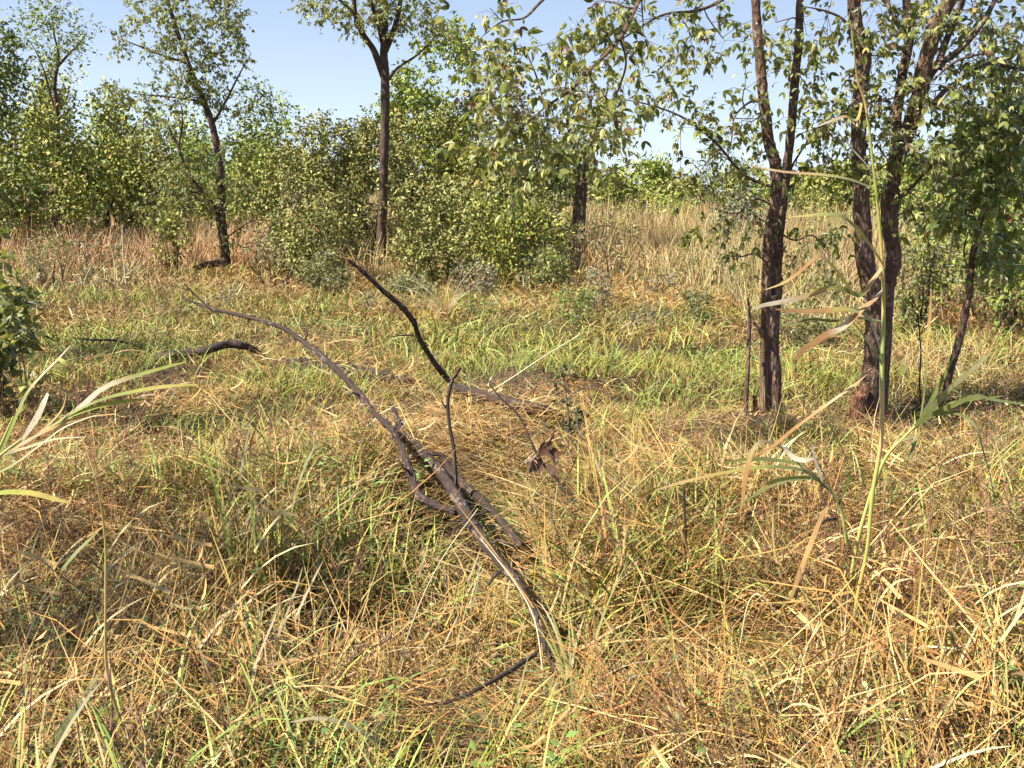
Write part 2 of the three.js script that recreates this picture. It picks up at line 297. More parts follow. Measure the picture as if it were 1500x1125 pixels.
// ---------------------------------------------------------------- the standing trees
const near = { leaf: 0.056, shoots: 4, per: 4, twigR: 1.35, fine: true, shootLen: 0.24, palette: GREENS.mopane, dead: 0.035, droop: 0.75 };
tree({
  name: 'mopane_tree', seed: 11, foot: [1133, 7.4], bark: M.barkBrown, step: 0.018, freq: 55, singles: 300, clear: 1.0, fill: 0.5,
  label: 'slender tree forking into two parallel stems, a cut stick leaning beside its foot', group: 'slim trees standing in the grass',
  limbs: [
    ['trunk', [[1133, 622], [1133, 560], [1131, 500], [1131, 432]], [0.068, 0.056, 0.053, 0.054], 30, 0.009],
    ['stem', [[1129, 440], [1123, 405, 7.38], [1126, 350, 7.36], [1137, 285, 7.34], [1136, 243, 7.34], [1127, 209, 7.34], [1119, 149, 7.34], [1112, 75, 7.34], [1107, 0, 7.34], [1108, -150, 7.3], [1120, -330, 7.2], [1105, -470, 7.2]], [0.040, 0.036, 0.038, 0.042, 0.041, 0.040, 0.038, 0.035, 0.032, 0.026, 0.018, 0.008], 24, 0.006],
    ['stem', [[1133, 440], [1138, 405, 7.43], [1141, 350, 7.45], [1148, 285, 7.46], [1153, 243, 7.5], [1160, 179, 7.5], [1165, 112, 7.5], [1170, 67, 7.5], [1172, 0, 7.5], [1180, -160, 7.6], [1170, -330, 7.7], [1185, -430, 7.8]], [0.044, 0.040, 0.036, 0.034, 0.034, 0.033, 0.032, 0.031, 0.028, 0.022, 0.015, 0.006], 24, 0.006],
    ['limb', [[1135, 275, 7.35], [1093, 258, 7.3], [1048, 209, 7.2], [1000, 172, 7.1], [949, 153, 7.0], [915, 146, 6.9]], [0.012, 0.011, 0.009, 0.007, 0.005, 0.003], 8, 0.001],
    ['limb', [[1119, 150, 7.34], [1098, 150, 7.2], [1076, 172, 7.1], [1072, 202, 7.05], [1066, 232, 7.0]], [0.010, 0.008, 0.006, 0.005, 0.003], 8, 0.001],
    ['limb', [[1108, -150, 7.3], [1045, -140, 6.8], [985, -75, 6.2], [937, 0, 5.9], [908, 56, 5.7], [866, 101, 5.6], [837, 131, 5.55], [799, 157, 5.5], [760, 192, 5.45]], [0.02, 0.017, 0.015, 0.012, 0.011, 0.010, 0.008, 0.006, 0.003], 8, 0.001],
    ['limb', [[1107, -40, 7.34], [1057, 0, 7.0], [1023, 15, 6.8], [971, 22, 6.6], [919, 52, 6.4], [872, 82, 6.3]], [0.014, 0.012, 0.010, 0.008, 0.006, 0.003], 8, 0.001],
    ['limb', [[985, -75, 6.2], [890, -70, 6.0], [812, -15, 5.9], [790, 5, 5.85], [768, 26, 5.8], [735, 32, 5.75], [708, 52, 5.7]], [0.012, 0.011, 0.009, 0.008, 0.006, 0.004, 0.003], 8, 0.001],
    ['limb', [[908, 56, 5.7], [917, 90, 5.8], [908, 125, 5.9], [885, 172, 6.0], [862, 215, 6.0]], [0.007, 0.006, 0.006, 0.005, 0.003], 8, 0.001],
    ['limb', [[799, 157, 5.5], [785, 110, 5.6], [772, 80, 5.65], [762, 66, 5.7]], [0.005, 0.005, 0.004, 0.003], 6, 0.001],
    ['limb', [[1121, 495, 7.35], [1112, 484, 7.3], [1104, 472, 7.3]], [0.016, 0.014, 0.011], 10, 0.002],
    ['limb', [[1150, 260, 7.5], [1178, 215, 7.5], [1205, 185, 7.5], [1232, 160, 7.45]], [0.009, 0.008, 0.006, 0.003], 8, 0.001],
    ['limb', [[1140, 340, 7.4], [1165, 352, 7.3], [1190, 345, 7.25], [1212, 372, 7.2]], [0.008, 0.007, 0.005, 0.003], 8, 0.001],
    ['limb', [[1124, 385, 7.36], [1104, 372, 7.2], [1084, 376, 7.1], [1052, 372, 7.0]], [0.007, 0.006, 0.005, 0.002], 8, 0.001],
    ['limb', [[1130, 300, 7.34], [1106, 292, 7.2], [1080, 312, 7.1], [1040, 305, 7.0]], [0.007, 0.006, 0.005, 0.002], 8, 0.001],
    ['stump', [[1110, 622, 7.3], [1107, 600, 7.3], [1105, 580, 7.3]], [0.024, 0.020, 0.017], 14, 0.005],
  ],
  blobs: [
    [720, 45, 5.7, 48, 48, 0.35, 16], [735, 120, 5.6, 55, 45, 0.4, 16], [770, 205, 5.5, 75, 48, 0.4, 34], [760, 260, 5.5, 60, 30, 0.3, 9], [850, 70, 5.9, 60, 60, 0.5, 18], [845, 165, 5.7, 60, 55, 0.5, 26], [890, 215, 6.0, 40, 30, 0.3, 10],
    [925, 50, 6.3, 60, 50, 0.5, 22], [930, 145, 6.7, 60, 40, 0.4, 18], [900, 20, 6, 60, 40, 0.4, 10], [1000, 90, 6.9, 60, 50, 0.4, 20], [1000, 185, 7.1, 50, 30, 0.3, 12], [1045, 40, 7.0, 45, 40, 0.3, 11], [1045, 230, 7.1, 40, 28, 0.3, 11], [1080, 165, 7.1, 40, 45, 0.35, 16],
    [1150, 60, 7.4, 70, 60, 0.5, 20], [1190, 150, 7.4, 45, 60, 0.4, 20], [1195, 235, 7.4, 40, 35, 0.3, 13], [1085, 330, 7.1, 30, 28, 0.2, 5], [1190, 335, 7.2, 38, 26, 0.3, 9], [1050, 295, 7.0, 25, 18, 0.2, 3], [1115, 225, 7.3, 40, 50, 0.3, 10], [1130, 380, 7.3, 28, 28, 0.2, 4],
    [1215, 388, 7.2, 20, 24, 0.2, 4], [1070, 378, 7.0, 26, 14, 0.15, 3], [900, -90, 6.1, 170, 60, 0.8, 20], [1130, -220, 7.4, 160, 140, 1.0, 45], [1120, -430, 7.4, 120, 70, 1.0, 20],
  ],
  crown: near,
});
tree({
  name: 'mopane_tree', seed: 12, foot: [1280, 7.3], bark: M.barkBrown, step: 0.018, freq: 48, singles: 300, clear: 1.3, fill: 0.62,
  label: 'stout tree of several rough brown stems with an orange scar at its foot', group: 'slim trees standing in the grass',
  limbs: [
    ['trunk', [[1272, 628], [1274, 575], [1277, 528], [1280, 474], [1277, 425], [1268, 385], [1264, 336], [1261, 280], [1258, 224], [1258, 168], [1261, 127], [1265, 82], [1254, 45], [1250, 0], [1243, -120], [1255, -280], [1240, -400]], [0.075, 0.066, 0.062, 0.062, 0.066, 0.062, 0.060, 0.057, 0.054, 0.052, 0.054, 0.056, 0.052, 0.048, 0.04, 0.024, 0.008], 34, 0.011],
    ['stem', [[1284, 600, 7.42], [1290, 530, 7.48], [1294, 474, 7.5], [1301, 415, 7.5], [1308, 375, 7.5], [1303, 336, 7.5], [1304, 280, 7.5], [1315, 231, 7.5], [1330, 194, 7.5], [1344, 149, 7.45], [1356, 90, 7.4], [1371, 41, 7.35], [1389, 0, 7.3], [1430, -140, 7.2], [1440, -300, 7.2]], [0.055, 0.055, 0.055, 0.056, 0.057, 0.06, 0.06, 0.058, 0.055, 0.055, 0.054, 0.052, 0.050, 0.035, 0.012], 34, 0.011],
    ['stem', [[1316, 232, 7.52], [1314, 200, 7.56], [1314, 168, 7.6], [1321, 112, 7.65], [1332, 56, 7.7], [1328, 0, 7.75], [1315, -140, 7.9], [1325, -260, 8]], [0.045, 0.038, 0.036, 0.036, 0.034, 0.032, 0.022, 0.008], 20, 0.006],
    ['limb', [[1332, 60, 7.7], [1318, 40, 7.72], [1305, 20, 7.75], [1298, -20, 7.8], [1280, -110, 7.9]], [0.02, 0.018, 0.016, 0.014, 0.006], 12, 0.002],
    ['limb', [[1344, 150, 7.46], [1358, 118, 7.5], [1373, 97, 7.55], [1403, 75, 7.6], [1437, 37, 7.65], [1457, 0, 7.7], [1480, -60, 7.8]], [0.032, 0.030, 0.028, 0.024, 0.020, 0.018, 0.008], 14, 0.003],
    ['limb', [[1373, 97, 7.6], [1385, 62, 7.7], [1398, 30, 7.75], [1412, -5, 7.8], [1420, -90, 7.9]], [0.026, 0.025, 0.024, 0.022, 0.010], 12, 0.003],
    ['limb', [[1362, 158, 7.5], [1385, 132, 7.5], [1405, 118, 7.5], [1430, 101, 7.5], [1450, 93, 7.5], [1478, 98, 7.5], [1510, 103, 7.5], [1550, 90, 7.5]], [0.02, 0.018, 0.017, 0.015, 0.014, 0.013, 0.011, 0.005], 12, 0.002],
    ['limb', [[1304, 150, 7.4], [1285, 145, 7.3], [1260, 142, 7.2], [1232, 168, 7.1], [1200, 186, 7.0], [1172, 196, 7.0]], [0.009, 0.009, 0.008, 0.007, 0.006, 0.003], 8, 0.001],
    ['limb', [[1440, 78, 7.2], [1400, 90, 7.2], [1360, 122, 7.15], [1310, 143, 7.1], [1262, 153, 7.05]], [0.008, 0.008, 0.007, 0.006, 0.004], 8, 0.001],
    ['limb', [[1305, 300, 7.5], [1335, 275, 7.4], [1362, 245, 7.4], [1388, 222, 7.4]], [0.016, 0.013, 0.010, 0.005], 10, 0.002],
    ['limb', [[1256, 50, 7.3], [1230, 25, 7.3], [1205, 15, 7.3], [1180, 10, 7.3]], [0.012, 0.010, 0.007, 0.004], 8, 0.001],
    ['scar', [[1257, 632, 7.2], [1256, 600, 7.19], [1260, 580, 7.19], [1270, 566, 7.22]], [0.06, 0.055, 0.045, 0.02], 18, 0.016],
  ],
  blobs: [
    [1215, 50, 7.3, 40, 50, 0.4, 12], [1285, 30, 7.5, 45, 40, 0.5, 15], [1340, 20, 7.6, 50, 30, 0.5, 14], [1310, 110, 7.5, 50, 50, 0.5, 16], [1410, 40, 7.6, 50, 45, 0.5, 24], [1465, 45, 7.7, 40, 50, 0.5, 14], [1390, 130, 7.4, 45, 40, 0.4, 16], [1440, 130, 7.5, 50, 30, 0.4, 18],
    [1235, 160, 7.1, 35, 35, 0.4, 12], [1290, 180, 7.3, 40, 40, 0.4, 15], [1345, 215, 7.4, 40, 40, 0.4, 16], [1280, 235, 7.3, 30, 28, 0.3, 7], [1380, 225, 7.4, 35, 30, 0.4, 12], [1330, 290, 7.4, 30, 28, 0.3, 5], [1300, -150, 7.7, 130, 120, 0.9, 40], [1450, -150, 7.5, 90, 110, 0.8, 26], [1290, -350, 7.6, 120, 70, 0.8, 20],
  ],
  crown: near,
});
tree({
  name: 'sapling', seed: 13, foot: [1384, 8.1], bark: M.barkBrown, step: 0.03, freq: 60, singles: 300, clear: 0.9,
  label: 'leaning thin sapling with large pale leaves beside the stout many-stemmed tree', group: undefined,
  limbs: [
    ['trunk', [[1384, 600], [1390, 552], [1402, 510], [1412, 467], [1420, 421], [1424, 380], [1430, 345], [1441, 310], [1455, 286], [1474, 257], [1489, 217], [1496, 180], [1505, 120]], [0.030, 0.030, 0.031, 0.030, 0.029, 0.026, 0.025, 0.026, 0.018, 0.014, 0.012, 0.010, 0.005], 16, 0.003],
    ['limb', [[1442, 308], [1450, 283, 8.1], [1452, 255, 8.1], [1440, 236, 8], [1432, 215, 7.9]], [0.016, 0.014, 0.011, 0.008, 0.004], 10, 0.001],
    ['limb', [[1452, 255, 8.1], [1466, 240, 8.1]], [0.009, 0.005], 8, 0.001],
    ['limb', [[1433, 325], [1418, 316, 7.9], [1400, 318, 7.8], [1378, 319, 7.7]], [0.007, 0.006, 0.005, 0.003], 8, 0.001],
    ['limb', [[1424, 372], [1440, 371, 8], [1462, 366, 7.9], [1485, 372, 7.9]], [0.007, 0.006, 0.005, 0.003], 8, 0.001],
    ['limb', [[1420, 400], [1412, 370, 8.15], [1418, 340, 8.15]], [0.009, 0.008, 0.005], 8, 0.001],
  ],
  blobs: [[1440, 195, 7.9, 50, 40, 0.4, 24], [1482, 165, 8, 36, 45, 0.4, 22], [1470, 260, 8, 40, 40, 0.4, 18], [1405, 250, 7.8, 40, 34, 0.4, 14], [1395, 315, 7.8, 34, 26, 0.3, 10], [1475, 365, 7.9, 34, 20, 0.3, 14], [1490, 90, 8, 40, 40, 0.4, 10]],
  crown: { ...near, leaf: 0.075, palette: GREENS.bright, per: 5 },
});
const mid = { leaf: 0.085, shoots: 4, per: 6, shootLen: 0.32, palette: GREENS.mopane, twigR: 1.2, droop: 0.7 };
tree({
  name: 'tall_tree', seed: 21, foot: [560, 22.6], bark: M.barkDark, step: 0.06, freq: 18, clear: 2.6,
  label: 'tall straight tree rising out of the big thicket, fanning into limbs high up', group: undefined,
  limbs: [
    ['trunk', [[560, 400], [559, 336], [562, 261], [564, 187], [564, 112], [562, 67], [564, 20], [562, -60], [566, -150], [560, -230]], [0.115, 0.10, 0.095, 0.095, 0.095, 0.08, 0.065, 0.05, 0.03, 0.01], 22, 0.018],
    ['limb', [[562, 112], [556, 95], [546, 71, 22.5], [531, 49, 22.4], [520, 19, 22.3], [518, -20, 22.2], [505, -110, 22]], [0.08, 0.075, 0.065, 0.06, 0.055, 0.045, 0.015], 12, 0.008],
    ['limb', [[563, 70], [554, 35, 22.5], [543, 0, 22.4], [535, -80, 22.3]], [0.07, 0.055, 0.045, 0.015], 12, 0.006],
    ['limb', [[564, 75], [578, 40, 22.7], [587, 0, 22.8], [600, -90, 22.8]], [0.075, 0.06, 0.05, 0.015], 12, 0.006],
    ['limb', [[568, 118], [582, 100, 22.4], [609, 82, 22.2], [640, 52, 22], [652, 40, 22]], [0.035, 0.03, 0.022, 0.014, 0.006], 8, 0.003],
    ['limb', [[520, 20, 22.3], [490, -5, 22], [450, -20, 22], [425, -5, 22]], [0.03, 0.025, 0.018, 0.006], 8, 0.002],
  ],
  blobs: [[450, 5, 22, 28, 18, 0.6, 10], [500, 25, 22.3, 32, 25, 0.7, 20], [560, 20, 22.5, 45, 35, 0.9, 34], [610, 20, 22.6, 35, 35, 0.8, 26], [645, 40, 22.1, 22, 22, 0.5, 10], [560, -90, 22.5, 110, 70, 1.6, 90], [560, -200, 22.5, 80, 50, 1.2, 40]],
  crown: mid,
});
tree({
  name: 'small_tree', seed: 22, foot: [842, 23], bark: M.barkDark, step: 0.06, freq: 18, clear: 2.0,
  label: 'small dark-stemmed tree with a forked top between the big thicket and the golden grass', group: undefined,
  limbs: [
    ['trunk', [[843, 400], [841, 345], [842, 320], [846, 291], [851, 268]], [0.085, 0.075, 0.07, 0.07, 0.07], 16, 0.010],
    ['stem', [[850, 272], [845, 245], [842, 225], [835, 194], [828, 150], [830, 110]], [0.065, 0.06, 0.055, 0.05, 0.035, 0.012], 12, 0.006],
    ['stem', [[852, 272], [858, 250], [864, 228], [872, 195], [882, 165], [892, 120]], [0.07, 0.065, 0.06, 0.04, 0.03, 0.01], 12, 0.006],
    ['limb', [[853, 268, 22.9], [865, 266, 22.8], [876, 261, 22.7]], [0.035, 0.028, 0.02], 8, 0.003],
    ['limb', [[842, 350], [862, 338, 22.7], [885, 330, 22.6], [910, 336, 22.5], [945, 352, 22.3]], [0.025, 0.02, 0.018, 0.012, 0.006], 8, 0.002],
  ],
  blobs: [[835, 185, 23, 40, 40, 0.8, 26], [880, 190, 23, 36, 45, 0.8, 26], [850, 130, 23, 55, 40, 1, 20], [880, 250, 22.8, 24, 20, 0.5, 8], [810, 230, 23, 24, 28, 0.5, 10]],
  crown: { ...mid, bare: 0.1 },
});
tree({
  name: 'leaning_tree', seed: 23, foot: [334, 22.2], bark: M.barkDark, step: 0.06, freq: 18, clear: 0.8,
  label: 'crooked two-stemmed tree with dark glossy leaves, a broken log at its foot', group: undefined,
  limbs: [
    ['trunk', [[335, 408], [332, 380], [329, 350], [325, 317], [324, 261], [319, 224], [312, 187], [299, 149], [289, 127], [276, 93], [261, 49], [246, 0], [240, -60], [246, -120]], [0.09, 0.085, 0.082, 0.08, 0.078, 0.075, 0.07, 0.065, 0.06, 0.05, 0.045, 0.035, 0.02, 0.008], 16, 0.010],
    ['stem', [[325, 318], [315, 306], [291, 276, 22.1], [269, 243, 22], [261, 213, 22], [249, 190, 22], [247, 172, 22]], [0.055, 0.055, 0.05, 0.048, 0.035, 0.025, 0.012], 12, 0.006],
    ['limb', [[261, 215, 22], [266, 190, 22], [267, 164, 22], [264, 150, 22]], [0.03, 0.026, 0.02, 0.01], 8, 0.003],
    ['limb', [[300, 286, 22], [280, 280, 21.9], [250, 266, 21.8]], [0.025, 0.02, 0.01], 8, 0.003],
    ['limb', [[310, 185], [330, 150, 22.2], [350, 110, 22], [368, 78, 22]], [0.03, 0.025, 0.018, 0.008], 8, 0.002],
    ['limb', [[276, 93], [235, 80, 22], [200, 66, 22], [172, 55, 22]], [0.028, 0.02, 0.014, 0.006], 8, 0.002],
    ['limb', [[299, 149], [250, 142, 22], [205, 138, 22], [165, 132, 22]], [0.025, 0.018, 0.012, 0.005], 8, 0.002],
    ['limb', [[330, 350], [350, 335, 22], [375, 322, 22], [415, 330, 21.8]], [0.02, 0.016, 0.012, 0.005], 8, 0.002],
    ['log', [[332, 381], [318, 386, 22], [302, 388, 21.8], [284, 394, 21.6]], [0.09, 0.08, 0.075, 0.05], 12, 0.010],
  ],
  blobs: [[215, 15, 22, 40, 25, 0.7, 16], [290, 15, 22.2, 70, 35, 1, 46], [270, 80, 22.2, 55, 45, 0.9, 44], [330, 70, 22.2, 38, 40, 0.8, 26], [180, 58, 22, 18, 18, 0.4, 6], [255, 135, 22.1, 45, 25, 0.7, 22], [320, 130, 22.1, 30, 30, 0.5, 10], [180, 135, 22, 22, 10, 0.4, 6], [250, -80, 22.2, 90, 60, 1.4, 60],
    [220, 185, 22, 40, 20, 0.6, 14], [250, 260, 21.9, 40, 35, 0.8, 26], [240, 310, 21.8, 32, 28, 0.6, 16], [310, 235, 21.9, 30, 30, 0.6, 14], [345, 270, 22, 22, 35, 0.5, 14], [400, 325, 21.8, 20, 10, 0.4, 6], [345, 345, 22, 15, 15, 0.3, 5], [300, 300, 21.8, 25, 20, 0.5, 9]],
  crown: { ...mid, palette: GREENS.mopane },
});
tree({
  name: 'wispy_tree', seed: 24, foot: [84, 33], bark: M.barkDark, step: 0.1, freq: 10, clear: 3.5, leafMat: M.farLeaf,
  label: 'thin feathery tree with an open airy top showing above the other trees', group: undefined,
  limbs: [
    ['trunk', [[84, 360], [84, 254], [84, 168], [80, 125], [84, 95], [86, 82], [79, 49], [75, 15]], [0.09, 0.08, 0.07, 0.06, 0.05, 0.04, 0.03, 0.01], 10, 0.01],
    ['limb', [[83, 165], [74, 140], [67, 112], [55, 80], [40, 55]], [0.04, 0.035, 0.03, 0.02, 0.008], 8, 0.003],
    ['limb', [[82, 100], [100, 80], [115, 65], [128, 45]], [0.05, 0.04, 0.025, 0.008], 8, 0.003],
  ],
  blobs: [[72, 22, 33, 26, 22, 1, 30], [40, 50, 33, 22, 24, 1, 22], [105, 55, 33, 24, 30, 1, 26], [75, 85, 33, 40, 25, 1, 20], [125, 40, 33, 10, 12, .5, 6]],
  crown: { leaf: 0.11, shoots: 3, per: 7, shootLen: 0.55, pair: false, palette: GREENS.bright, twigR: 1.6, droop: 0.1, sides: 3 },
});

// ---------------------------------------------------------------- shrubs and the trees behind
// [centre px, top px, distance, half width px, palette, leaf length, density, label, name]
const LW = { group: 'trees of the dense wood', lo: 0.08, stems: 4, stemR: 0.08 };
function shrub(cx, top, depth, hw, pal, leaf, n, label, name, o = {}) {
  const r = rngOf(Math.round(cx * 7 + top * 13 + depth * 101) + (o.seed ?? 0)), g = thing(name, label, o.category ?? (name.includes('tree') ? 'tree' : 'shrub'), o.group), foot = base(cx, depth); setAt(g, foot);
  const mpp = depth / FOCAL * (o === LW ? 1.25 : 1), topY = D(cx, top, depth).y, h = (topY - foot.y) * (depth > 22 ? (cx < 440 ? 1.1 : 1.1) : 1.03), w = hw * mpp, nodes = [], k = o.stems ?? 6, lo = o.lo ?? 0.1, fineness = depth < 15;
  for (let s = 0; s < k; s++) {
    const a = s / k * 6.28 + r() * 0.8, lean = (k === 1 ? 0.1 : 0.35 + 0.5 * r()) * w, tp = V(Math.cos(a) * lean, h * (0.42 + 0.26 * r()), Math.sin(a) * lean), b = V(Math.cos(a) * (k === 1 ? 0 : 0.12), -0.1, Math.sin(a) * (k === 1 ? 0 : 0.12)), m = b.clone().lerp(tp, 0.5).add(V((r() - 0.5) * w * 0.25, h * 0.05, (r() - 0.5) * w * 0.25)), r0 = (o.stemR ?? 0.018) * (0.7 + 0.6 * r());
    const mb = new MB(), cv = tube(mb, [b, m, tp], [r0, r0 * 0.75, r0 * 0.25], fineness ? 8 : 6, Math.max(0.12, h / 14), { rough: r0 * 0.12, freq: 14, seed: s });
    mesh(k === 1 ? 'trunk' : 'stem', smoothNormals(mb.geo()), M.barkDark, g);
    for (let q = 2; q <= 14; q++) nodes.push({ p: cv.getPoint(q / 14), t: cv.getTangent(q / 14), r: mix(r0, r0 * 0.25, q / 14) });
  }
  const targets = [], lumps = [];
  for (let q = 0; q < (o.lumps ?? 12); q++) { const v = rdir(r).multiplyScalar(0.7); lumps.push([V(v.x * w, h * (lo + (1 - lo) * (0.52 + v.y * 0.62)), v.z * w * 0.9), 0.24 + 0.22 * r()]); }
  const tn = Math.round(n * (depth > 25 ? 1.9 : depth > 15 ? 1.45 : 1.15) / 20);
  const mid = h * (0.5 + lo / 2), hy = h * (1 - lo) / 2;
  for (let q = 0, tries = 0; q < tn && tries < tn * 12; tries++) {
    const [c, s] = pick(lumps, r), v = rdir(r).multiplyScalar(Math.cbrt(r())), p = V(c.x + v.x * w * s, c.y + v.y * h * (1 - lo) * s * 0.9, c.z + v.z * w * s);
    const e = (p.x * p.x + p.z * p.z) / (w * w) + (p.y > mid ? ((p.y - mid) / hy) ** 2 : 0); if (e > 1.05 || p.y < 0.1) continue; targets.push(p); q++;
  }
  const c = crown(nodes, targets, r, { leaf, shoots: 4, per: 5, shootLen: o.shoot ?? Math.max(0.18, 14 * mpp), palette: GREENS[pal], pair: false, droop: 0.25, twigR: Math.max(0.8, depth / 26), fine: false, sides: 3, dead: o.dead ?? 0.03, bare: o.bare ?? 0 });
  for (const s of c.spots) { s[0].y = Math.max(0.06, s[0].y); c.put(s); }
  if (!c.twigs.empty) mesh('twig', c.twigs.geo(), M.twig, g, 'stuff');
  if (!c.leaves.empty) mesh('crown', c.leaves.geo(), depth > 18 ? M.farLeaf : M.leaf, g, 'stuff');
  return g;
}
// the thicket in the middle
const TH = { group: 'bushes of the big thicket' };
shrub(415, 225, 24.5, 52, 'olive', 0.10, 3600, 'olive bush at the thicket end nearest the leaning tree', 'thicket_bush', TH);
shrub(480, 178, 26, 62, 'olive', 0.10, 5000, 'tall olive bush of the thicket just beside the tall straight trunk', 'thicket_bush', TH);
shrub(545, 195, 25.5, 50, 'olive', 0.10, 3800, 'olive bush right behind the tall straight trunk', 'thicket_bush', TH);
shrub(625, 165, 24, 76, 'olive', 0.10, 5600, 'broad olive bush, highest in the middle of the thicket', 'thicket_bush', { ...TH, stems: 8 });
shrub(712, 150, 23.5, 78, 'mopane', 0.095, 5600, 'dense dark green bush with upright stems in the thicket', 'thicket_bush', { ...TH, stems: 8 });
shrub(785, 190, 23.2, 52, 'dark', 0.09, 2600, 'dark green bush at the thicket end nearest the small forked tree', 'thicket_bush', TH);
shrub(645, 262, 18.6, 92, 'olive', 0.075, 5600, 'low olive bush in front of the thicket with pale stems', 'thicket_bush', TH);
shrub(760, 270, 18.2, 82, 'mopane', 0.075, 5000, 'low glossy green bush at the front foot of the thicket', 'thicket_bush', TH);
shrub(480, 290, 19.4, 66, 'olive', 0.075, 3600, 'low bush around the foot of the tall straight tree', 'thicket_bush', TH);
shrub(480, 372, 17, 36, 'olive', 0.06, 1700, 'small round dull green bush standing forward of the thicket', 'small_bush', { shoot: 0.14 });
shrub(560, 225, 23.4, 78, 'olive', 0.095, 4200, 'wide olive bush filling the thicket on both sides of the tall straight trunk', 'thicket_bush', { ...TH, stems: 8, lo: 0.03 });
shrub(685, 215, 21.6, 84, 'olive', 0.09, 5000, 'wide tangled bush bulging out of the middle of the thicket', 'thicket_bush', { ...TH, stems: 9, lo: 0.03 });
shrub(450, 300, 20.6, 62, 'olive', 0.085, 3000, 'rounded low bush where the thicket meets the rusty grass', 'thicket_bush', { ...TH, lo: 0.03 });
shrub(815, 290, 21, 46, 'tan', 0.08, 1800, 'yellowish twiggy bush behind the foot of the small forked tree', 'thicket_bush', { ...TH, lo: 0.03, bare: 0.15 });
shrub(440, 285, 22, 46, 'tan', 0.085, 2600, 'brownish half dry bush beside the thicket', 'dry_bush');
shrub(690, 385, 16.8, 40, 'tan', 0.06, 1100, 'low brown dry bush at the front of the thicket', 'dry_bush', { shoot: 0.14 });
shrub(795, 365, 17.4, 40, 'mopane', 0.07, 1500, 'low green bush close to the foot of the small forked tree', 'low_bush', { shoot: 0.16 });
shrub(600, 400, 16.6, 44, 'olive', 0.06, 1300, 'low shaggy bush below the tall straight trunk', 'low_bush', { shoot: 0.14 });
shrub(900, 318, 20, 50, 'tan', 0.07, 700, 'bare twiggy brown bush in the golden grass beside the small forked tree', 'dry_bush', { shoot: 0.2, bare: 0.45 });
shrub(955, 372, 16.5, 46, 'tan', 0.055, 600, 'low twiggy dry bush in the golden grass before the upright dark herb', 'dry_bush', { shoot: 0.18, bare: 0.45 });
shrub(1070, 352, 17.5, 40, 'tan', 0.055, 500, 'thin dry bush in the golden grass behind the cut stick', 'dry_bush', { shoot: 0.18, bare: 0.4 });
shrub(140, 320, 20, 44, 'tan', 0.06, 600, 'twiggy dry bush standing in the rusty grass', 'dry_bush', { shoot: 0.2, bare: 0.4 });
shrub(400, 345, 18.5, 40, 'tan', 0.06, 800, 'dry reddish bush between the leaning tree and the thicket', 'dry_bush', { shoot: 0.2, bare: 0.3 });
shrub(75, 345, 18, 40, 'olive', 0.06, 700, 'sparse leafy bush in front of the rusty grass', 'low_bush', { shoot: 0.18 });
// behind the thicket
shrub(655, 62, 36, 70, 'bright', 0.17, 4200, 'bright green round-topped tree rising behind the thicket', 'thorn_tree', { lo: 0.35, stems: 3, stemR: 0.09, dead: 0 });
shrub(595, 120, 37, 42, 'bright', 0.17, 1700, 'bright green tree crown seen just past the tall straight trunk', 'thorn_tree', { lo: 0.35, stems: 2, stemR: 0.08, dead: 0 });
shrub(735, 100, 34, 46, 'tan', 0.15, 1900, 'brownish thin-leaved tree behind the thicket under the hanging branch', 'dry_tree', { lo: 0.3, stems: 3, stemR: 0.08 });
shrub(800, 215, 38, 50, 'dark', 0.16, 1900, 'dark tree crown behind the small forked tree', 'savanna_tree', { lo: 0.1, stems: 3, stemR: 0.08 });
// left-hand wood
shrub(8, 55, 30, 62, 'dark', 0.15, 4600, 'dark green tree at the very end of the wood, tallest of its dense crowns', 'wood_tree', LW);
shrub(60, 175, 27, 60, 'mopane', 0.13, 3800, 'shaggy green tree under the thin feathery tree', 'wood_tree', LW);
shrub(130, 108, 38, 66, 'mopane', 0.17, 4200, 'broad green tree beside the thin feathery tree', 'wood_tree', LW);
shrub(205, 152, 46, 60, 'bright', 0.2, 3000, 'yellow-green far tree behind the outer twigs of the leaning tree', 'wood_tree', LW);
shrub(165, 210, 28, 56, 'mopane', 0.13, 3000, 'low green tree between the feathery tree and the leaning tree', 'wood_tree', LW);
shrub(270, 165, 42, 56, 'bright', 0.18, 3000, 'yellow-green tree seen through the leaning tree', 'wood_tree', LW);
shrub(362, 128, 39, 52, 'dark', 0.15, 3600, 'feathery dark green thorn tree past the leaning tree', 'wood_tree', LW);
shrub(330, 200, 36, 60, 'bright', 0.16, 3000, 'bright low tree behind the leaning trunk', 'wood_tree', LW);
shrub(425, 165, 45, 46, 'bright', 0.18, 2600, 'bright green tree where the wood meets the thicket', 'wood_tree', LW);
shrub(390, 225, 33, 50, 'mopane', 0.15, 2400, 'green bushy tree between the wood and the thicket', 'wood_tree', LW);
shrub(235, 225, 30, 50, 'olive', 0.13, 2400, 'olive bush behind the leaning tree', 'wood_bush', { group: 'bushes under the wood' });
shrub(110, 260, 25, 50, 'mopane', 0.11, 2000, 'leafy bush at the edge of the rusty grass', 'wood_bush', { group: 'bushes under the wood' });
shrub(25, 250, 24, 50, 'dark', 0.11, 2200, 'dark shaded bush at the far end of the rusty grass', 'wood_bush', { group: 'bushes under the wood' });
shrub(255, 300, 21.4, 24, 'mopane', 0.09, 600, 'thin upright bush with bare stems beside the leaning tree', 'thin_bush', { lo: 0.25, stems: 4 });
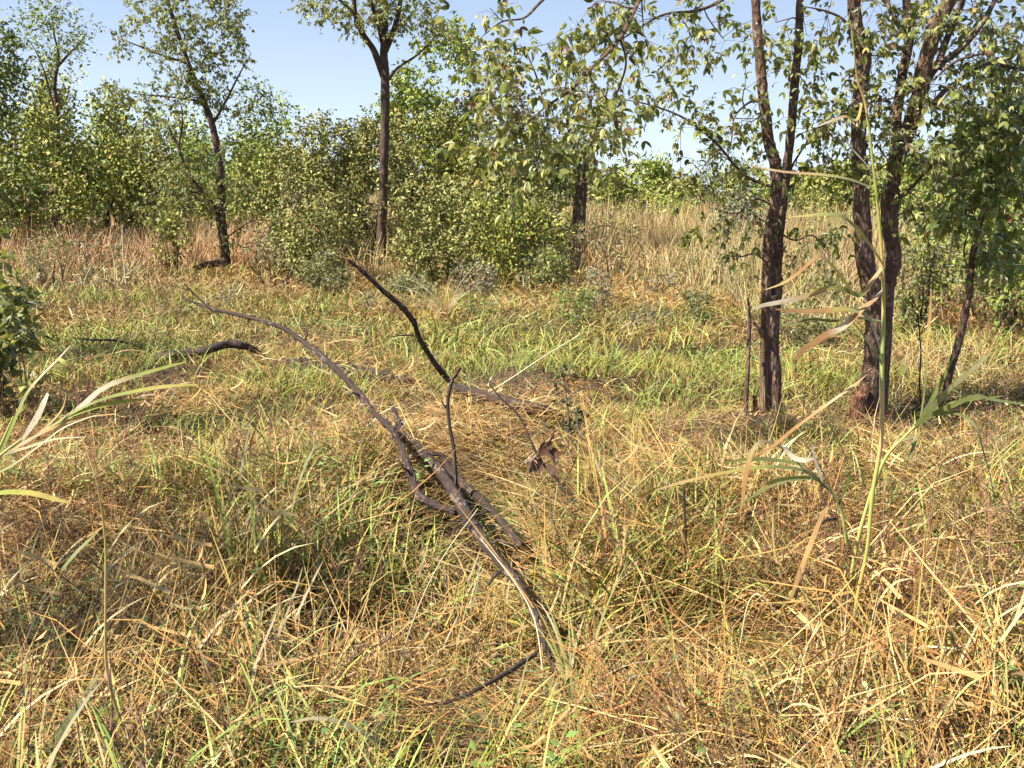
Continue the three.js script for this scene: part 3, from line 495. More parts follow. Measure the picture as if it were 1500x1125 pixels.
// right-hand background
shrub(950, 243, 60, 46, 'bright', 0.24, 2000, 'far rounded green tree past the small forked tree', 'savanna_tree', { group: 'far trees over the golden grass', lo: 0.05, stems: 3, stemR: 0.1 });
shrub(905, 262, 52, 40, 'mopane', 0.2, 1600, 'far low green tree just beside the small forked tree', 'savanna_tree', { group: 'far trees over the golden grass', lo: 0.05, stems: 3, stemR: 0.1 });
shrub(1000, 268, 56, 40, 'olive', 0.22, 1500, 'far olive tree low over the golden grass', 'savanna_tree', { group: 'far trees over the golden grass', lo: 0.05, stems: 3, stemR: 0.1 });
shrub(985, 285, 44, 26, 'bright', 0.16, 900, 'fresh green bush in the golden grass', 'grass_bush', { lo: 0.05 });
shrub(1045, 205, 44, 36, 'dark', 0.13, 520, 'nearly bare thin tree with a see-through crown', 'bare_tree', { lo: 0.35, stems: 3, stemR: 0.07, bare: 0.25 });
shrub(1095, 282, 27, 50, 'grey', 0.10, 2300, 'grey-green round bush behind the twin-stemmed tree', 'grey_bush', { lo: 0.05 });
shrub(1060, 300, 30, 34, 'grey', 0.11, 1300, 'smaller grey-green bush next to the round grey one', 'grey_bush', { lo: 0.05 });
shrub(1205, 255, 42, 46, 'mopane', 0.17, 1700, 'dark far tree between the twin-stemmed and the stout tree', 'savanna_tree', { lo: 0.1, stems: 3, stemR: 0.09 });
shrub(1150, 290, 40, 34, 'olive', 0.16, 900, 'far olive bush behind the twin stems', 'olive_bush', { lo: 0.05 });
shrub(1008, 345, 19, 13, 'dark', 0.06, 420, 'narrow upright dark herb standing alone in the golden grass', 'upright_herb', { lo: 0.25, stems: 2, stemR: 0.008, shoot: 0.12, category: 'herb' });
for (const [cx, top, dp, hw, pal, n, what] of [[870, 250, 58, 44, 'olive', 1300, 'far olive scrub tree seen through the forked top of the small tree'], [925, 238, 66, 40, 'bright', 1300, 'pale green far tree over the golden grass'], [1040, 258, 62, 44, 'olive', 1400, 'far olive tree behind the nearly bare one'], [1085, 248, 58, 40, 'mopane', 1200, 'far green tree above the round grey bush'], [1130, 262, 55, 40, 'bright', 1200, 'far bright tree seen through the fork of the twin stems'], [1230, 246, 55, 46, 'olive', 1400, 'far olive tree seen just past the stout tree'], [1300, 240, 48, 50, 'bright', 1500, 'far bright tree seen between the stems of the stout tree'], [1345, 215, 30, 46, 'bright', 1500, 'bright tree behind the slanting stem of the stout tree']]) shrub(cx, top, dp, hw, pal, dp * 0.0038, n, what, 'savanna_tree', { group: 'far trees over the golden grass', lo: 0.03, stems: 3, stemR: 0.09 });
for (const [cx, top, dp, hw, pal, n, what] of [[905, 322, 27, 40, 'bright', 800, 'small fresh green bush in the golden grass near the small forked tree'], [1040, 338, 24, 36, 'olive', 700, 'small olive bush in the golden grass beyond the upright dark herb'], [940, 300, 34, 44, 'olive', 900, 'olive bush far back in the golden grass'], [1190, 325, 25, 40, 'olive', 800, 'olive bush in the golden grass between the two near trees'], [1235, 300, 33, 40, 'bright', 800, 'bright bush far back between the two near trees'], [330, 428, 15.5, 30, 'tan', 420, 'little dry bush before the leaning tree'], [250, 450, 13.6, 26, 'olive', 320, 'little leafy bush above the low dark branch'], [560, 438, 14.6, 34, 'tan', 420, 'little tan bush behind the tip of the dark crooked branch'], [705, 445, 13.6, 36, 'bright', 420, 'little yellow-green bush in the clearing before the thicket'], [955, 452, 12.6, 34, 'tan', 420, 'little dry bush in the clearing near the yellow-green shrub'], [40, 425, 14.5, 34, 'olive', 420, 'little leafy bush behind the shading bush']]) shrub(cx, top, dp, hw, pal, 0.035 + dp * 0.0014, n, what, 'scrub_bush', { group: 'scattered scrub bushes in the grass', lo: 0.03, stems: 5, stemR: 0.008, shoot: 0.1 + dp * 0.005, bare: 0.12 });
const RW = { group: 'bushes behind the leaning sapling' };
shrub(1440, 120, 17, 76, 'bright', 0.085, 4200, 'tall green bush highest behind the leaning sapling', 'leafy_bush', { ...RW, stems: 7 });
shrub(1372, 205, 13.5, 50, 'bright', 0.072, 3000, 'green bush showing between the stout tree and the leaning sapling', 'leafy_bush', RW);
shrub(1470, 215, 12.5, 66, 'bright', 0.07, 3800, 'dense low-branching green bush right behind the leaning sapling', 'leafy_bush', { ...RW, stems: 8 });
shrub(1345, 290, 12.2, 34, 'mopane', 0.065, 1500, 'small leafy bush close behind the stout tree', 'leafy_bush', RW);
shrub(1540, 170, 12, 60, 'bright', 0.072, 2600, 'green bush at the far side of the leaning sapling', 'leafy_bush', RW);
shrub(1205, 395, 14, 34, 'mopane', 0.06, 700, 'low leafy shrub in the gap between the two near trees', 'low_shrub', { stemR: 0.008, shoot: 0.12 });
shrub(1175, 440, 11.6, 56, 'olive', 0.05, 900, 'low green patch of leafy growth at the back of the bright green grass', 'low_shrub', { stemR: 0.006, shoot: 0.1 });
shrub(865, 395, 14.2, 42, 'tan', 0.05, 1200, 'half dry twiggy shrub in the sunny clearing', 'twiggy_shrub', { stemR: 0.008, shoot: 0.12, bare: 0.2 });
shrub(845, 425, 13.0, 40, 'bright', 0.05, 900, 'yellow-green low shrub in the sunny clearing', 'twiggy_shrub', { stemR: 0.006, shoot: 0.12 });
shrub(1020, 428, 13.6, 40, 'olive', 0.05, 700, 'flat dark green shrub at the edge of the golden grass', 'low_shrub', { stemR: 0.006, shoot: 0.1 });
// at the left-hand edge
shrub(-55, 330, 7.4, 60, 'dark', 0.10, 1500, 'leafy bush shading the grass at the edge of the clearing', 'shade_bush', { stemR: 0.014, stems: 5, lo: 0.05 });
shrub(14, 385, 6.9, 22, 'mopane', 0.085, 260, 'upright broad-leaved seedling in shade near the pale reed', 'seedling', { stemR: 0.006, stems: 3, lo: 0.1, shoot: 0.1, category: 'plant' });
shrub(-235, 95, 9.2, 185, 'mopane', 0.10, 3200, 'broad low tree at the clearing edge beyond the shading bush', 'broad_tree', { stemR: 0.06, stems: 3, lo: 0.3, category: 'tree' });
// a thin-leaved tree outside the picture, whose broken shade lies over the near grass
shrub(-1250, -900, 3.0, 560, 'mopane', 0.075, 2600, 'thin-crowned tree standing by the near edge of the clearing, dappling the straw', 'shade_tree', { stemR: 0.06, stems: 2, lo: 0.5, category: 'tree', lumps: 16, shoot: 0.25 });
// far-off wood closing the view
{
  const r = rngOf(77), geo = new MB(); for (let k = 0; k < 60; k++) { const d = rdir(r), v = rdir(r); leaflet(geo, v.multiplyScalar(0.9 * Math.cbrt(r())).multiply(V(1, 0.8, 1)), d, rdir(r).add(V(0, 0.5, 0)).cross(d).normalize(), 0.5, 0.3, jig(pick(GREENS.olive, r), r), false); }
  const n = 2600, im = new THREE.InstancedMesh(geo.geo(), M.farLeaf, n), m = new THREE.Matrix4(), q = new THREE.Quaternion();
  for (let k = 0; k < n; k++) {
    const a = -Math.PI / 2 + (r() - 0.5) * 1.9, d = 85 + r() * 50, x = Math.cos(a) * d, z = Math.sin(a) * d, top = 0.8 + 6.5 * noise3(a * 30, 3, d * 0.06) * noise3(a * 9, 9, 0.5), s = 0.9 + r() * 0.9;
    m.compose(V(x, ground(x, z) + r() * top, z), q.setFromEuler(new THREE.Euler(r() * 6, r() * 6, r() * 6)), V(s, s, s)); im.setMatrixAt(k, m); const t = 0.8 + r() * 0.5; im.setColorAt(k, new THREE.Color(t, t, t));
  }
  im.name = 'distant_woodland'; im.userData = { kind: 'stuff', label: 'hazy olive woodland far behind the golden grass', category: 'woodland' }; im.castShadow = im.receiveShadow = true; scene.add(im);
}

// ---------------------------------------------------------------- dead wood
// wood(name, label, category, material, [[part name, [[px, py, depth | {h}]...], [radii], sides, rough]...])
const at3 = ([x, y, d]) => typeof d === 'number' ? D(x, y, d) : G(x, y, d.h);
function wood(name, label, category, mat, parts, group) {
  const g = thing(name, label, category, group), p0 = at3(parts[0][1][0]), foot = V(p0.x, ground(p0.x, p0.z), p0.z); setAt(g, foot);
  for (const [pn, pts, radii, sides = 12, rough = 0.002, m = mat] of parts) {
    const mb = new MB(); tube(mb, pts.map(at3), radii, sides, 0.014, { rough, freq: 52, seed: pts[0][0] }); mesh(pn, smoothNormals(rel(mb.geo(), foot)), m, g);
  }
  return g;
}
const h = (x) => ({ h: x });
wood('fallen_branch', 'long weathered fallen branch with a thick bough and a limb arching over the grass', 'dead branch', M.deadWood, [
  ['bough', [[812, 985, h(0.02)], [799, 945, h(0.10)], [784, 903, h(0.14)], [763, 860, h(0.17)], [742, 835, h(0.18)], [713, 800, h(0.20)], [688, 761, h(0.22)], [671, 732, h(0.23)], [650, 699, h(0.25)], [629, 674, h(0.27)], [601, 645, h(0.29)], [586, 626, h(0.31)], [580, 610, h(0.34)], [574, 592, h(0.38)]], [0.010, 0.012, 0.014, 0.017, 0.020, 0.024, 0.028, 0.029, 0.028, 0.028, 0.027, 0.025, 0.017, 0.007], 26, 0.009],
  ['limb', [[668, 750, 4.68], [654, 746, 4.7], [635, 739, 4.75], [615, 727, 4.8], [606, 708, 4.9], [601, 691, 4.95], [594, 670, 5.0], [587, 652, 5.1], [578, 636, 5.15], [569, 624, 5.2], [551, 608, 5.3], [530, 581, 5.45], [502, 550, 5.6], [477, 527, 5.75], [445, 501, 5.95], [413, 480, 6.1], [387, 471, 6.2], [358, 463, 6.35], [320, 455, 6.5], [294, 447, 6.65], [267, 436, 6.8]], [0.020, 0.020, 0.020, 0.020, 0.019, 0.019, 0.019, 0.019, 0.019, 0.019, 0.018, 0.018, 0.018, 0.018, 0.017, 0.016, 0.015, 0.014, 0.013, 0.011, 0.006], 18, 0.006],
  ['limb', [[763, 800, h(0.10)], [735, 765, h(0.14)], [708, 736, h(0.18)], [679, 709, h(0.22)], [661, 691, h(0.24)], [650, 672, h(0.28)], [645, 666, h(0.30)], [633, 665, h(0.30)]], [0.020, 0.021, 0.021, 0.019, 0.018, 0.017, 0.016, 0.012], 14, 0.003, M.deadDark],
  ['side_twig', [[668, 718, 4.9], [667, 690, 4.9], [664, 655, 4.92], [659, 625, 4.94], [656, 592, 4.96], [659, 570, 4.97], [663, 556, 4.98], [669, 547, 4.98], [675, 538, 4.98]], [0.011, 0.010, 0.010, 0.009, 0.009, 0.0095, 0.010, 0.009, 0.007], 10, 0.0015],
  ['side_twig', [[322, 463, 6.5], [300, 445, 6.55], [288, 434, 6.6], [278, 424, 6.6], [270, 416, 6.6]], [0.006, 0.006, 0.006, 0.005, 0.003], 8, 0.001, M.deadDark],
  ['side_twig', [[276, 425, 6.6], [262, 421, 6.65], [247, 418, 6.7]], [0.004, 0.003, 0.002], 6, 0.0005, M.deadDark],
  ['side_twig', [[655, 785, 4.4], [672, 770, 4.35], [690, 758, 4.32], [715, 748, 4.3]], [0.004, 0.006, 0.007, 0.006], 8, 0.001, M.deadDark],
  ['side_twig', [[530, 581, 5.45], [518, 576, 5.42], [508, 580, 5.4]], [0.007, 0.005, 0.003], 6, 0.0005],
  ['side_twig', [[445, 501, 5.95], [450, 488, 5.95], [447, 476, 5.97]], [0.007, 0.005, 0.002], 6, 0.0005],
  ['side_twig', [[713, 800, 4.2], [728, 792, 4.15], [745, 796, 4.1], [758, 806, 4.1]], [0.009, 0.007, 0.005, 0.003], 8, 0.001],
  ['side_twig', [[601, 691, 4.95], [590, 684, 4.9], [583, 670, 4.9]], [0.007, 0.005, 0.002], 6, 0.0005],
  ['side_twig', [[742, 835, 3.95], [726, 842, 3.9], [716, 856, 3.85]], [0.010, 0.008, 0.005], 8, 0.001],
  ['side_twig', [[656, 600, 4.96], [648, 590, 4.95], [646, 580, 4.95]], [0.005, 0.004, 0.002], 6, 0.0005],
  ['side_twig', [[365, 464, 6.3], [363, 470, 6.3], [364, 477, 6.3]], [0.006, 0.005, 0.003], 6, 0.0005],
]);
wood('fallen_branch', 'dark crooked branch rising steeply from the grass behind the long weathered one', 'dead branch', M.deadDark, [
  ['bough', [[815, 610, h(0.02)], [790, 602, h(0.14)], [760, 594, h(0.17)], [715, 581, h(0.17)], [680, 571, h(0.17)], [660, 560, 8.6], [640, 536, 8.55], [627, 517, 8.5], [614, 495, 8.45], [606, 472, 8.4], [586, 447, 8.35], [560, 425, 8.3], [534, 400, 8.25], [509, 380, 8.2]], [0.05, 0.055, 0.05, 0.042, 0.034, 0.026, 0.025, 0.024, 0.023, 0.024, 0.024, 0.023, 0.020, 0.012], 14, 0.005],
  ['side_twig', [[606, 492, 8.43], [595, 491, 8.4], [584, 492, 8.35], [570, 494, 8.3]], [0.008, 0.007, 0.005, 0.003], 8, 0.001],
  ['side_twig', [[613, 494, 8.45], [610, 502, 8.4], [611, 508, 8.4]], [0.008, 0.006, 0.003], 6, 0.001],
]);
wood('fallen_branch', 'low mossy dark branch lying in the shade by the pale reed', 'dead branch', M.deadDark, [
  ['bough', [[215, 540, h(0.02)], [228, 528, h(0.14)], [240, 522, h(0.2)], [263, 519, h(0.22)], [302, 513, h(0.26)], [334, 504, h(0.30)], [356, 506, h(0.28)], [377, 516, h(0.17)], [400, 530, h(0.04)]], [0.05, 0.048, 0.045, 0.042, 0.040, 0.042, 0.040, 0.034, 0.02], 14, 0.007],
  ['side_twig', [[236, 521, h(0.2)], [218, 513, 10.6], [199, 506, 10.5], [171, 499, 10.4], [140, 498, 10.3], [103, 495, 10.2]], [0.016, 0.015, 0.014, 0.013, 0.011, 0.006], 8, 0.002],
  ['side_twig', [[80, 500, 9.6], [71, 494, 9.6], [53, 488, 9.6], [30, 486, 9.6], [5, 484, 9.6]], [0.006, 0.010, 0.011, 0.010, 0.008], 8, 0.002],
]);
wood('old_log', 'rotten dark log half sunk in grass under the arching limb', 'log', M.deadDark, [
  ['bough', [[385, 540, h(0.0)], [410, 538, h(0.08)], [440, 539, h(0.12)], [480, 543, h(0.11)], [530, 550, h(0.11)], [580, 558, h(0.09)], [625, 566, h(0.0)]], [0.05, 0.075, 0.085, 0.08, 0.08, 0.06, 0.04], 18, 0.026],
]);
wood('dead_stick', 'thin bent stick lying on the straw by the butt of the weathered branch', 'stick', M.deadWood, [
  ['shaft', [[785, 958, h(0.16)], [777, 963, h(0.17)], [756, 977, h(0.18)], [713, 1002, h(0.18)], [660, 1027, h(0.17)], [607, 1034, h(0.16)]], [0.007, 0.008, 0.0085, 0.0075, 0.006, 0.003], 8, 0.0015],
]);
wood('cut_stick', 'straight reddish cut stick standing beside the twin-stemmed tree', 'stick', M.barkBrown, [
  ['shaft', [[1090, 625, 7.25], [1092, 595, 7.26], [1095, 550, 7.27], [1097, 505, 7.28], [1098, 465, 7.29], [1096, 436, 7.3]], [0.024, 0.019, 0.016, 0.014, 0.012, 0.009], 12, 0.003],
]);
for (const [label, pts] of [
  ['thin reddish dead stalk with a knot, standing near the leaning sapling', [[1349, 592, 8.0], [1347, 560, 8.0], [1349, 520, 8.0], [1346, 480, 8.0], [1343, 462, 8.0]]],
  ['thin dark dead stalk standing alone in the open straw', [[1003, 865, 4.1], [1003, 820, 4.12], [1004, 770, 4.12], [1002, 725, 4.15], [1003, 712, 4.15]]],
  ['dark curved dead stalk drooping under the tufted reed head', [[1225, 760, 4.0], [1205, 765, 3.9], [1185, 800, 3.8], [1172, 840, 3.7], [1165, 880, 3.7]]],
  ['tilted dark stem in the red-brown weeds', [[1480, 1120, 2.95], [1450, 1050, 3.0], [1420, 985, 3.1], [1397, 940, 3.1], [1380, 880, 3.15]]],
]) wood('dead_stalk', label, 'dead stalk', M.deadDark, [['shaft', pts, [0.007, 0.0065, 0.006, 0.005, 0.003], 8, 0.001]], 'single dead stalks');

// dead shoot with curled brown leaves, and the dark spiky weed behind it
{
  const g = wood('dead_shoot', 'leaning dead shoot carrying curled brown leaves', 'dead shoot', M.deadDark, [['shaft', [[840, 738, 5.0], [821, 709, 5.05], [797, 681, 5.1], [782, 656, 5.15], [770, 628, 5.2], [757, 606, 5.25], [729, 578, 5.3], [713, 556, 5.35]], [0.008, 0.008, 0.007, 0.0065, 0.006, 0.006, 0.004, 0.002], 8, 0.001]]);
  const r = rngOf(5);
  for (const [x, y, d, ex, ey, L] of [[783, 668, 5.12, 776, 690, 0.075], [786, 664, 5.1, 772, 676, 0.07], [790, 668, 5.1, 806, 648, 0.08], [797, 664, 5.1, 815, 664, 0.075], [800, 660, 5.08, 812, 675, 0.06], [795, 655, 5.1, 815, 632, 0.08], [800, 682, 5.05, 812, 690, 0.06], [787, 672, 5.1, 790, 688, 0.06]]) {
    const mb = new MB(), p = D(x, y, d), e = D(ex, ey, d - 0.03).sub(p).normalize(), n = rdir(r); n.sub(e.clone().multiplyScalar(n.dot(e))).normalize();
    leaflet(mb, p, e, n, L * 1.5, L * 0.95, jig([0.12, 0.06, 0.035], r), true); mesh('dead_leaf', rel(mb.geo(), g.position), M.deadLeaf, g);
  }
  const w = thing('spiky_weed', 'dark spiky weed with an arching tip beside the dead shoot', 'weed'), foot = base(831, 6.2); setAt(w, foot);
  const stem = new MB(), b = [foot.clone(), D(831, 705, 6.1), D(832, 650, 6.1), D(833, 610, 6.1), D(830, 585, 6.1), D(826, 555, 6.1), D(824, 535, 6.1)];
  tube(stem, b, [0.006, 0.006, 0.006, 0.005, 0.004, 0.003, 0.002], 8, 0.03, {}); mesh('stem', rel(stem.geo(), foot), M.twig, w);
  const arch = new MB(); tube(arch, [D(826, 590, 6.1), D(838, 577, 6.1), D(855, 569, 6.1), D(872, 569, 6.1), D(888, 576, 6.1), D(905, 588, 6.1)], [0.004, 0.004, 0.0035, 0.003, 0.003, 0.0015], 6, 0.03, {}); mesh('stem', rel(arch.geo(), foot), M.twig, w);
  const mass = new MB();
  for (const [x, y, rx, ry, n, L] of [[838, 612, 15, 14, 60, 0.06], [834, 645, 8, 26, 70, 0.05], [824, 580, 12, 14, 24, 0.05], [826, 548, 16, 6, 18, 0.06], [816, 625, 18, 5, 18, 0.06]]) for (let k = 0; k < n; k++) {
    const v = rdir(r), p = D(x + v.x * rx, y + v.y * ry, 6.1 + v.z * 0.06), d = rdir(r).add(V(v.x, 0.2, 0)).normalize(), nn = rdir(r); nn.sub(d.clone().multiplyScalar(nn.dot(d))).normalize(); leaflet(mass, p, d, nn, L, L * 0.35, jig(r() < 0.5 ? [0.09, 0.055, 0.03] : [0.07, 0.085, 0.02], r), false);
  }
  mesh('foliage', rel(mass.geo(), foot), M.deadLeaf, w, 'stuff');
}

// ---------------------------------------------------------------- tall coarse reed grass, blade by blade
const C = { green: [0.20, 0.25, 0.04], lime: [0.32, 0.38, 0.05], yel: [0.46, 0.40, 0.08], pale: [0.62, 0.55, 0.34], white: [0.74, 0.69, 0.52], brown: [0.43, 0.24, 0.075], tan: [0.54, 0.38, 0.15], dkgreen: [0.12, 0.155, 0.03], sage: [0.36, 0.38, 0.15] };
// reed(name, label, base [px, depth], stems [[pts], [radii], [colours]], blades [[pts], [widths], [colours], tilt])
function reed(name, label, footPx, stems, blades, group) {
  const g = thing(name, label, 'reed grass', group), foot = base(footPx[0], footPx[1]); setAt(g, foot);
  stems.forEach(([pts, radii, cols]) => {
    const mb = new MB(), w = pts.map(at3); w[0].y = Math.max(ground(w[0].x, w[0].z) - 0.03, w[0].y - 0.02);
    const st = mb.p.length; tube(mb, w, radii, 10, 0.02, { rough: 0 });
    for (let i = 0; i < mb.p.length / 3; i++) { const t = mb.u[i * 2 + 1] * 0.4, c = cols[Math.floor(t / 0.28) % cols.length]; mb.c[i * 3] = c[0]; mb.c[i * 3 + 1] = c[1]; mb.c[i * 3 + 2] = c[2]; }
    mesh('stem', rel(mb.geo(), foot), M.culm, g);
  });
  blades.forEach(([pts, widths, cols, tilt = 0.6, twist = 0.5], i) => {
    const mb = new MB(), w = pts.map(at3), up = V(0, 1, 0.35).normalize();
    ribbon(mb, w, widths.map((x) => x * 1.25), (t, tg) => { const s = V().crossVectors(tg, V(0, 0, 1)); if (s.lengthSq() < 0.02) s.set(1, 0, 0); s.normalize(); return s.applyAxisAngle(tg, (tg.x > 0 ? -1 : 1) * (tilt + 0.35) + twist * 0.7 * Math.sin(t * 3 + i)); }, cols, 18, 0.25);
    mesh('blade', rel(mb.geo(), foot), M.blade, g);
  });
  return g;
}
reed('reed_grass', 'tall upright yellow-green reed with long curling dry leaves, in front of the stout tree', [1244, 3.5], [
  [[[1243, 965, 3.45], [1256, 874, 3.42], [1270, 807, 3.4], [1278, 725, 3.4], [1290, 652, 3.4], [1292, 599, 3.4], [1292, 528, 3.4], [1294, 474, 3.4], [1294, 420, 3.4], [1289, 336, 3.38], [1279, 243, 3.36], [1267, 150, 3.34], [1258, 123, 3.33], [1251, 75, 3.3], [1246, 30, 3.28]], [0.0065, 0.0065, 0.0065, 0.007, 0.0075, 0.008, 0.008, 0.007, 0.006, 0.005, 0.004, 0.004, 0.003, 0.0025, 0.0015], [[0.50, 0.38, 0.10], [0.36, 0.36, 0.09], [0.52, 0.36, 0.14], [0.34, 0.38, 0.10]]],
], [
  [[[1293, 532, 3.4], [1281, 512, 3.38], [1262, 487, 3.36], [1245, 463, 3.34], [1215, 410, 3.3], [1180, 370, 3.28]], [0.012, 0.014, 0.014, 0.012, 0.009, 0.003], [C.green, C.green, C.green, C.yel, C.yel], 0.4],
  [[[1293, 532, 3.4], [1286, 495, 3.36], [1276, 468, 3.34], [1262, 456, 3.3], [1235, 452, 3.26], [1205, 455, 3.24], [1165, 455, 3.22], [1136, 453, 3.2]], [0.012, 0.015, 0.016, 0.018, 0.018, 0.015, 0.011, 0.004], [C.sage, C.sage, C.lime, C.lime, C.yel, C.brown, C.brown], 0.25],
  [[[1293, 425, 3.4], [1278, 440, 3.35], [1262, 452, 3.3], [1252, 463, 3.28], [1235, 478, 3.26], [1212, 490, 3.24], [1180, 510, 3.22], [1167, 525, 3.2], [1166, 545, 3.2], [1165, 563, 3.2]], [0.010, 0.014, 0.016, 0.016, 0.018, 0.020, 0.014, 0.012, 0.009, 0.003], [C.pale, C.brown, C.tan, C.brown, C.white, C.brown, C.brown, C.brown], 0.3, 0.9],
  [[[1293, 390, 3.4], [1275, 415, 3.36], [1262, 432, 3.34], [1240, 425, 3.3], [1218, 421, 3.28], [1180, 434, 3.26], [1145, 442, 3.24], [1118, 447, 3.22], [1102, 452, 3.2]], [0.008, 0.012, 0.012, 0.013, 0.014, 0.013, 0.012, 0.010, 0.004], [C.pale, C.tan, C.green, C.lime, C.yel, C.tan, C.white, C.pale], 0.25],
  [[[1250, 430, 3.3], [1225, 395, 3.28], [1200, 375, 3.26], [1175, 395, 3.24], [1150, 413, 3.22], [1122, 424, 3.2]], [0.008, 0.010, 0.009, 0.009, 0.008, 0.003], [C.yel, C.yel, C.tan, C.brown, C.tan], 0.4],
  [[[1293, 385, 3.4], [1270, 352, 3.34], [1240, 320, 3.28], [1215, 313, 3.24], [1185, 315, 3.2], [1155, 318, 3.18]], [0.006, 0.009, 0.012, 0.013, 0.011, 0.003], [C.green, C.yel, C.lime, C.lime, C.yel], 0.3],
  [[[1278, 275, 3.36], [1245, 262, 3.3], [1205, 255, 3.26], [1160, 252, 3.22], [1130, 248, 3.2], [1102, 243, 3.18]], [0.006, 0.010, 0.012, 0.012, 0.011, 0.004], [C.lime, C.green, C.yel, C.brown, C.tan], 0.35],
  [[[1295, 560, 3.4], [1280, 540, 3.38], [1255, 560, 3.34], [1228, 580, 3.3], [1195, 604, 3.26], [1160, 630, 3.22], [1130, 655, 3.18], [1105, 668, 3.15]], [0.008, 0.010, 0.010, 0.010, 0.009, 0.010, 0.009, 0.004], [C.tan, C.brown, C.tan, C.pale, C.tan, C.brown], 0.5],
  [[[1286, 262, 3.38], [1265, 235, 3.36], [1246, 215, 3.34], [1240, 205, 3.32]], [0.005, 0.009, 0.008, 0.003], [C.sage, C.pale, C.pale], 0.5],
  [[[1262, 152, 3.33], [1255, 175, 3.3], [1238, 170, 3.26], [1220, 176, 3.24], [1197, 185, 3.2]], [0.006, 0.009, 0.008, 0.008, 0.003], [C.yel, C.yel, C.tan, C.pale], 0.5],
  [[[1290, 470, 3.4], [1250, 465, 3.35], [1220, 470, 3.3], [1185, 467, 3.28], [1165, 475, 3.26], [1142, 476, 3.24]], [0.005, 0.008, 0.008, 0.008, 0.006, 0.002], [C.sage, C.sage, C.green], 0.4],
]);
reed('reed_grass', 'slanting green reed whose blades spread past the foot of the leaning sapling', [1238, 3.7], [
  [[[1236, 905, 3.65], [1262, 770, 3.6], [1298, 670, 3.6], [1325, 640, 3.58], [1348, 617, 3.56]], [0.007, 0.007, 0.006, 0.005, 0.003], [[0.40, 0.38, 0.11], [0.34, 0.36, 0.10]]],
], [
  [[[1335, 630, 3.58], [1358, 608, 3.54], [1391, 570, 3.5], [1420, 545, 3.48], [1452, 516, 3.46]], [0.010, 0.016, 0.014, 0.014, 0.003], [C.sage, C.green, C.sage, C.sage], 0.2],
  [[[1340, 624, 3.56], [1372, 604, 3.5], [1400, 592, 3.46], [1430, 580, 3.42], [1455, 585, 3.4], [1500, 592, 3.36]], [0.008, 0.013, 0.013, 0.012, 0.010, 0.006], [C.green, C.green, C.green, C.dkgreen], 0.3],
  [[[1345, 620, 3.56], [1380, 605, 3.5], [1410, 608, 3.46], [1430, 625, 3.42], [1441, 660, 3.4], [1452, 700, 3.4], [1463, 770, 3.4]], [0.006, 0.010, 0.010, 0.012, 0.013, 0.011, 0.003], [C.green, C.green, C.dkgreen, C.sage, C.dkgreen], 0.3],
  [[[1345, 620, 3.56], [1360, 595, 3.54], [1378, 560, 3.52], [1398, 520, 3.5]], [0.008, 0.014, 0.013, 0.003], [C.green, C.dkgreen, C.green], 0.2],
  [[[1348, 615, 3.56], [1355, 560, 3.6], [1357, 510, 3.62], [1362, 460, 3.65], [1364, 425, 3.66]], [0.006, 0.008, 0.009, 0.009, 0.003], [C.green, C.dkgreen, C.yel, C.brown], 0.5],
  [[[1320, 645, 3.58], [1340, 640, 3.5], [1336, 660, 3.45], [1328, 680, 3.42]], [0.006, 0.010, 0.009, 0.003], [C.sage, C.sage, C.green], 0.3],
  [[[1352, 612, 3.55], [1395, 590, 3.5], [1425, 585, 3.5], [1470, 580, 3.5]], [0.005, 0.009, 0.008, 0.002], [C.sage, C.green], 0.5],
]);
